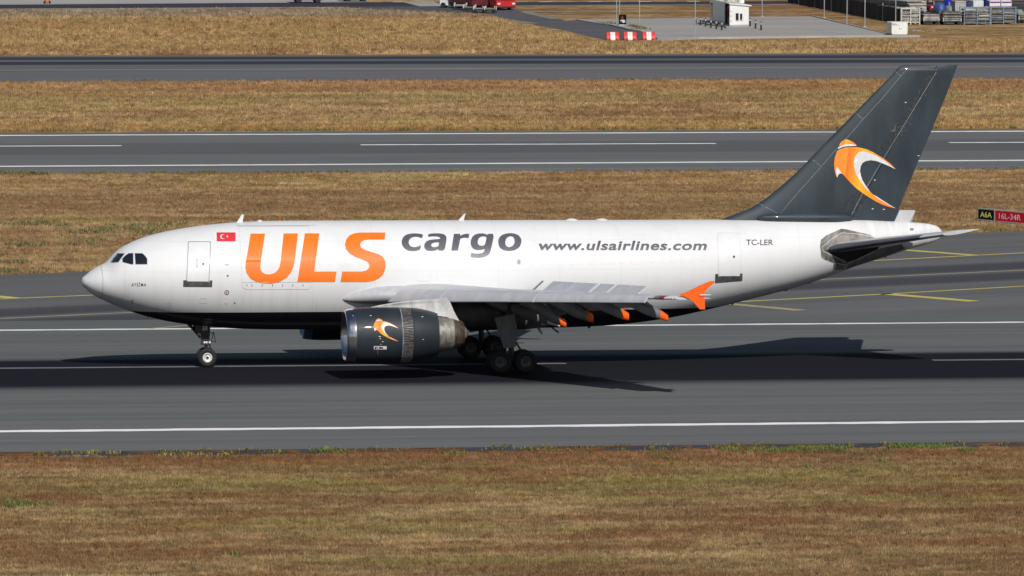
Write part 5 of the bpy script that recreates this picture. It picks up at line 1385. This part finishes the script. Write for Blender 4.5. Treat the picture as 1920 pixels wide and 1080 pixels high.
# --- vehicles at the top edge, left of centre
def van(px0, px1, py, m_, label):
    p = ground((px0 + px1) / 2, py); k = mpp(p); w = (px1 - px0) * k
    t = thing('utility_van', label, 'van', p)
    sec = [(-w / 2, .35), (w / 2, .35), (w / 2, 1.1), (w / 2 - .25, 1.25), (w / 2 - .9, 1.95), (-w / 2 + .1, 2.05), (-w / 2, 1.9)]
    G().loft([[(x, y, z) for x, z in sec] for y in (-.9, .9)], True, True).build('body', m_, t, smooth=0)
    for x0, x1 in ((-w / 2 + .25, -.2), (-.05, w / 2 - 1.05)): quad('side_window', x0, x1, 1.25, 1.8, -.91, M_glassdk, t, .03)
    for x in (-w * .30, w * .30):
        for sy in (-.84, .84): G().lathe([(-.1, .18), (-.11, .36), (0, .4), (.11, .36), (.1, .18)], (x, sy, .4), (0, 1, 0), 18, True, True).build('wheel', M_black, t)
    G().box((0, 0, .42), (w * .96, 1.84, .14)).build('sill', M_busd, t, smooth=0)
    for x in (-w / 2 - .02, w / 2 + .02): G().box((x, 0, .52), (.08, 1.7, .2)).build('bumper', M_black, t, smooth=0)
van(546, 606, 5.2, mat('black_van_paint', (.02, .02, .023), .3, wear=.1), 'black van on the service road, cut off by the top edge, left one')
van(640, 690, 2.6, mat('charcoal_van_paint', (.035, .035, .04), .35, wear=.1), 'charcoal van cut off by the top edge, right of the black van')
# small orange wheeled cart
p = ground(88, 7.0); t = thing('wheeled_cart', 'small orange wheeled cart at the top left edge beside the pale apron', 'cart', p)
g = G(); g.lathe([(.14, .18), (.2, .26), (.95, .26), (1.05, .16), (1.12, .05)], (0, 0, 0), (0, 0, 1), 18, True, True); g.build('tank', mat('orange_cart_paint', (.62, .16, .04), .45, wear=.15), t)
for sx_ in (-.3, .34): G().lathe([(-.05, .08), (-.06, .18), (.06, .18), (.05, .08)], (sx_, -.05, .18), (1, .2, 0), 14, True, True).build('wheel', M_black, t)
G().tube((-.1, .25, .3), (-.15, .55, 1.2), .03).build('handle', M_dkmetal, t)

# ------------------------------------------------------------------ verges: broken asphalt edge, weeds, rubble, grass
def rag_strip(name, x0, x1, yf_, w, m_, dens=1.0, z=GZ + .012):
    g = G(); x = x0
    while x < x1:
        L = random.uniform(1.0, 5.0)
        if random.random() < dens:
            n = max(3, int(L / .5)); up = []; lo = []
            for i in range(n + 1):
                xx = x + L * i / n; e_ = math.sin(math.pi * i / n) ** .4 if 0 < i < n else .05
                up.append((xx, yf_(xx) + w * .5 * e_ * random.uniform(.4, 1.1), z)); lo.append((xx, yf_(xx) - w * .5 * e_ * random.uniform(.3, 1.3), z))
            for i in range(n): g.add([lo[i], lo[i + 1], up[i + 1], up[i]], [(0, 1, 2, 3)])
        x += L * random.uniform(1.0, 1.12)
    o = g.build(name, m_, smooth=0, kind='stuff'); o['label'] = 'crumbled dark asphalt along the grass edge'
    return o
rag_strip('broken_asphalt_edge', -60, 62, lambda x: -42.6 + math.sin(x * .7) * .35, 2.7, mat('broken_asphalt', (.045, .047, .055), .9, wear=.5, wscale=1.5), .85)

def weeds(name, patches, m_, h=.28, n_per=26, label=''):
    """small leafy clumps: each a spray of bent blades"""
    V = []; F = []
    for cx, cy, rx, ry, n in patches:
        for _ in range(n):
            a = random.random() * 6.283; q = math.sqrt(random.random())
            x = cx + rx * q * math.cos(a); y = cy + ry * q * math.sin(a)
            for _ in range(7):
                t = random.random() * 6.283; l = h * random.uniform(.45, 1.2); ln = random.uniform(.1, .8)
                dx_, dy_ = math.cos(t), math.sin(t); wv = random.uniform(.012, .03)
                b0 = len(V)
                V += [(x - dy_ * wv, y + dx_ * wv, GZ), (x + dy_ * wv, y - dx_ * wv, GZ), (x + dx_ * l * ln * .5 + dy_ * wv, y + dy_ * l * ln * .5 - dx_ * wv, GZ + l * .6), (x + dx_ * l * ln * .5 - dy_ * wv, y + dy_ * l * ln * .5 + dx_ * wv, GZ + l * .6), (x + dx_ * l * ln, y + dy_ * l * ln, GZ + l)]
                F += [(b0, b0 + 1, b0 + 2, b0 + 3), (b0 + 3, b0 + 2, b0 + 4)]
    me = bpy.data.meshes.new(name); me.from_pydata(V, [], F); me.materials.append(m_)
    o = bpy.data.objects.new(name, me); COL.objects.link(o); o['kind'] = 'stuff'; o['label'] = label
    return o
def gp(px, py, rx, ry, n):
    p = ground(px, py); return (p.x, p.y, rx, ry, n)
M_wgreen = mat('green_weed_leaf', (.145, .195, .038), .7, wear=.3, wscale=2); M_wolive = mat('olive_weed_leaf', (.19, .185, .06), .7, wear=.3, wscale=2); M_wyel = mat('yellow_flower_weed', (.36, .30, .06), .7, wear=.3)
edge = []
for _ in range(150):
    x = random.uniform(-45, 50); edge.append((x, -41.6 + random.uniform(-2.6, .15), random.uniform(.15, .9), .25, random.randint(2, 9)))
weeds('verge_weeds', edge, M_wolive, .17, label='olive weeds along the near runway edge')
weeds('green_weeds', [gp(1470, 848, 1.9, 1.0, 170), gp(1520, 845, .9, .6, 70), gp(1560, 846, 1.0, .9, 110), gp(1373, 848, .6, .7, 50), gp(1715, 842.5, 1.3, .9, 150), gp(1752, 843.5, .9, .7, 110), gp(1652, 869, .3, .3, 16), gp(1514, 880, .25, .3, 14), gp(1235, 858, .3, .4, 16), gp(1253, 865, .3, .3, 12), gp(850, 855, .7, .5, 40), gp(610, 848, .4, .4, 20), gp(8, 950, 1.6, 1.4, 120), gp(60, 951, 1.2, .6, 50), gp(1812, 848, .4, .9, 30), gp(435, 1045, .5, .4, 20)], M_wgreen, .24, label='bright green weed patches on the near verge')
weeds('yellow_weeds', [gp(360, 856, 1.8, 1.1, 60), gp(180, 851, 1.2, .7, 30), gp(595, 981, .6, .4, 40), gp(430, 968, .7, .35, 30), gp(530, 980, .3, .3, 14)], M_wyel, .16, label='yellowish flowering weeds on the near verge')
mid = []
for px, py, rx, n in ((30, 424, 2.2, 60), (75, 421, 1.4, 40), (110, 427, 1.0, 26), (155, 440, 1.5, 36), (215, 436, 3.0, 90), (265, 428, 2.5, 70), (275, 441, 1.0, 30), (320, 424, 1.5, 26), (20, 465, 2, 40), (60, 463, 1.5, 30), (150, 462, 1.5, 26), (30, 495, 1.2, 30), (12, 512, .9, 40), (20, 328, 1.5, 60), (85, 330, .8, 24), (185, 455, 1, 20)):
    mid.append(gp(px, py, rx, rx * .9, n))
weeds('middle_verge_weeds', mid, mat('muted_green_weed_leaf', (.19, .19, .07), .7, wear=.4, wscale=1), .36, label='green weeds on the middle verge ahead of the nose')
edge2 = []
for _ in range(90):
    px = random.uniform(0, 1920); edge2.append(gp(px, 327.5 - px * 8.3 / 1920 + random.uniform(-1.5, 1), random.uniform(.2, .9), .2, random.randint(3, 10)))
for _ in range(60):
    px = random.uniform(0, 1920); edge2.append(gp(px, 247.5 - px * 6.5 / 1920, random.uniform(.3, 1.0), .3, random.randint(3, 9)))
for _ in range(50):
    px = random.uniform(0, 1920); edge2.append(gp(px, 154 - px * 5.5 / 1920, random.uniform(.3, 1.2), .3, random.randint(3, 9)))
for _ in range(70):
    px = random.uniform(-20, 1930); edge2.append(gp(px, 515.5 - px * .0435 + random.uniform(-1.5, .6), random.uniform(.3, 1.2), .4, random.randint(3, 8)))
weeds('pavement_edge_weeds', edge2, M_wolive, .26, label='dark weeds along the edges of the far pavements')
padw = [gp(1180 + i * 2.2, 50 + i * .45 + random.uniform(-1, 1), .4, .4, 9) for i in range(14) if i % 3] + [gp(1137 + i * 4, 46 + random.uniform(-1, 1), .5, .4, 5) for i in range(4)] + [gp(1200, 57, 1.2, .8, 16)]
weeds('pad_weeds', padw, M_wolive, .36, label='dry weeds at the left edge of the concrete pad')

# rubble and stones
def stones(name, patches, m_, size, label):
    V = []; F = []
    for cx, cy, rx, ry, n in patches:
        for _ in range(n):
            a = random.random() * 6.283; q = math.sqrt(random.random()); s = size * random.uniform(.4, 1.3)
            x = cx + rx * q * math.cos(a); y = cy + ry * q * math.sin(a); b0 = len(V)
            V += [(x - s * random.uniform(.6, 1.2), y, GZ), (x, y - s, GZ), (x + s * random.uniform(.6, 1.2), y, GZ), (x, y + s, GZ), (x + random.uniform(-.3, .3) * s, y, GZ + s * random.uniform(.35, .7))]
            F += [(b0, b0 + 1, b0 + 4), (b0 + 1, b0 + 2, b0 + 4), (b0 + 2, b0 + 3, b0 + 4), (b0 + 3, b0, b0 + 4)]
    me = bpy.data.meshes.new(name); me.from_pydata(V, [], F); me.materials.append(m_)
    o = bpy.data.objects.new(name, me); COL.objects.link(o); o['kind'] = 'stuff'; o['label'] = label
M_stone = mat('pale_stone', (.34, .32, .29), .85, wear=.35); M_rub = mat('grey_rubble', (.17, .172, .18), .9, wear=.4)
stones('rubble', [gp(183, 449, 1.6, 5, 700), gp(236, 450, 1.4, 3.5, 500), gp(105, 455, 2.0, 4, 420), gp(150, 858, 1.6, .9, 160), gp(260, 862, .9, .5, 50), gp(330, 861, .8, .4, 40), gp(410, 861, .6, .4, 30)], M_rub, .12, 'grey rubble scattered on the verges')
stones('pale_stones', [gp(1203, 84, 1.6, 3, 14), gp(1214, 86, 1.4, 3, 16), gp(1190, 91, .8, 2, 7), gp(1265, 84, 1.2, 3, 8), gp(1242, 77, 1.0, 2, 8), gp(1713, 57, 1.2, 3, 14), gp(1733, 58, 1.4, 3, 22), gp(1778, 54, .8, 2, 5), gp(1655, 72, 3, 2, 10), gp(1700, 72, 3, 2, 10)], M_stone, .15, 'pale stones strewn in front of the concrete pad')

# grass: instanced tufts on the verges
def grass_group():
    ng_ = bpy.data.node_groups.new('grass_tufts', 'GeometryNodeTree')
    ng_.interface.new_socket('Geometry', in_out='INPUT', socket_type='NodeSocketGeometry')
    for nm, df in (('Density', 20.0), ('Size', 1.0)):
        s_ = ng_.interface.new_socket(nm, in_out='INPUT', socket_type='NodeSocketFloat'); s_.default_value = df
    mt = ng_.interface.new_socket('Material', in_out='INPUT', socket_type='NodeSocketMaterial')
    ng_.interface.new_socket('Geometry', in_out='OUTPUT', socket_type='NodeSocketGeometry')
    n = ng_.nodes; l = ng_.links
    gi = n.new('NodeGroupInput'); go = n.new('NodeGroupOutput')
    jn = n.new('GeometryNodeJoinGeometry')
    rs = random.Random(3)
    for i in range(7):
        c = n.new('GeometryNodeMeshCone'); c.inputs['Vertices'].default_value = 3; c.inputs['Radius Top'].default_value = 0.0; c.inputs['Radius Bottom'].default_value = rs.uniform(.014, .024); c.inputs['Depth'].default_value = rs.uniform(.10, .22)
        tr = n.new('GeometryNodeTransform'); l.new(c.outputs['Mesh'], tr.inputs['Geometry'])
        a = rs.random() * 6.283; rr = rs.uniform(.02, .10)
        tr.inputs['Translation'].default_value = (rr * math.cos(a), rr * math.sin(a), -.01)
        tr.inputs['Rotation'].default_value = (rs.uniform(-.7, .7), rs.uniform(-.7, .7), rs.random() * 6)
        l.new(tr.outputs[0], jn.inputs[0])
    sm = n.new('GeometryNodeSetMaterial'); l.new(jn.outputs[0], sm.inputs['Geometry']); l.new(gi.outputs['Material'], sm.inputs['Material'])
    dp = n.new('GeometryNodeDistributePointsOnFaces'); l.new(gi.outputs['Geometry'], dp.inputs['Mesh']); l.new(gi.outputs['Density'], dp.inputs['Density'])
    ip = n.new('GeometryNodeInstanceOnPoints'); l.new(dp.outputs['Points'], ip.inputs['Points']); l.new(sm.outputs[0], ip.inputs['Instance'])
    rv = n.new('FunctionNodeRandomValue'); rv.data_type = 'FLOAT_VECTOR'; rv.inputs[0].default_value = (-.3, -.3, 0); rv.inputs[1].default_value = (.3, .3, 6.283)
    l.new(rv.outputs[0], ip.inputs['Rotation'])
    r2 = n.new('FunctionNodeRandomValue'); r2.data_type = 'FLOAT'; r2.inputs[2].default_value = .5; r2.inputs[3].default_value = 1.5
    mm = n.new('ShaderNodeMath'); mm.operation = 'MULTIPLY'; l.new(r2.outputs[1], mm.inputs[0]); l.new(gi.outputs['Size'], mm.inputs[1])
    l.new(mm.outputs[0], ip.inputs['Scale']); l.new(ip.outputs[0], go.inputs[0])
    return ng_, mt.identifier, [s_.identifier for s_ in ng_.interface.items_tree if s_.in_out == 'INPUT']
NG, MID, IDS = grass_group()
def grass(name, pts, dens, size, label):
    vs = [Vector((q[0], q[1], GZ - .004)) for q in pts]
    o = G().add(vs, [tuple(range(len(vs)))]).build(name, M_ground, smooth=0, kind='stuff', label=label)
    md = o.modifiers.new('grass', 'NODES'); md.node_group = NG
    md[IDS[1]] = dens; md[IDS[2]] = size; md[MID] = M_tuft
def gq(L): return [tuple(ground(x, y).xy) for x, y in L]
grass('near_dry_grass', gq([(-120, 1150), (2040, 1150), (2040, 841), (1400, 848), (-120, 863)]), 70, 1.0, 'dry brown and green grass on the near verge')
grass('middle_dry_grass', gq([(-120, 521.5), (2040, 427), (2040, 320.5), (-120, 329.5)]), 30, 1.15, 'dry brown grass between the runways')
grass('far_dry_grass', gq([(-120, 246.5), (2040, 240), (2040, 150), (-120, 156.5)]), 9, 1.6, 'dry tan grass beyond the second runway')
grass('apron_dry_grass', gq([(-120, 104), (2040, 98), (2040, 74), (1300, 79), (1130, 82), (960, 42), (880, 27), (640, 17), (-120, 22)]), 3.2, 2.0, 'dry tan grass between the far taxiway and the service road')
for px0, px1, by, tp, lb in ((1728, 1745, 37, 22, 'stack of grey pallets behind the left loaded dolly'), (1757, 1772, 36, 21, 'stack of brown pallets below the faded blue cover'), (1775, 1800, 35, 22, 'wide stack of grey pallets behind the right loaded dolly'), (1693, 1716, 33, 13, 'stack of dull sheets below the navy covered load')):
    p = ground((px0 + px1) / 2, by); k = mpp(p); w = (px1 - px0) * k; zz = 0.0
    t = thing('pallet_stack', lb, 'pallets', p)
    while zz < (by - tp) * k - .1:
        th = random.uniform(.12, .17); mm_ = random.choice(M_plate)
        G().box((random.uniform(-.08, .08), random.uniform(-.1, .1), zz + th * .5), (w * random.uniform(.9, 1), 1.6, th - .04)).build('pallet', mm_, t, smooth=0); zz += th
print('ALL OK')
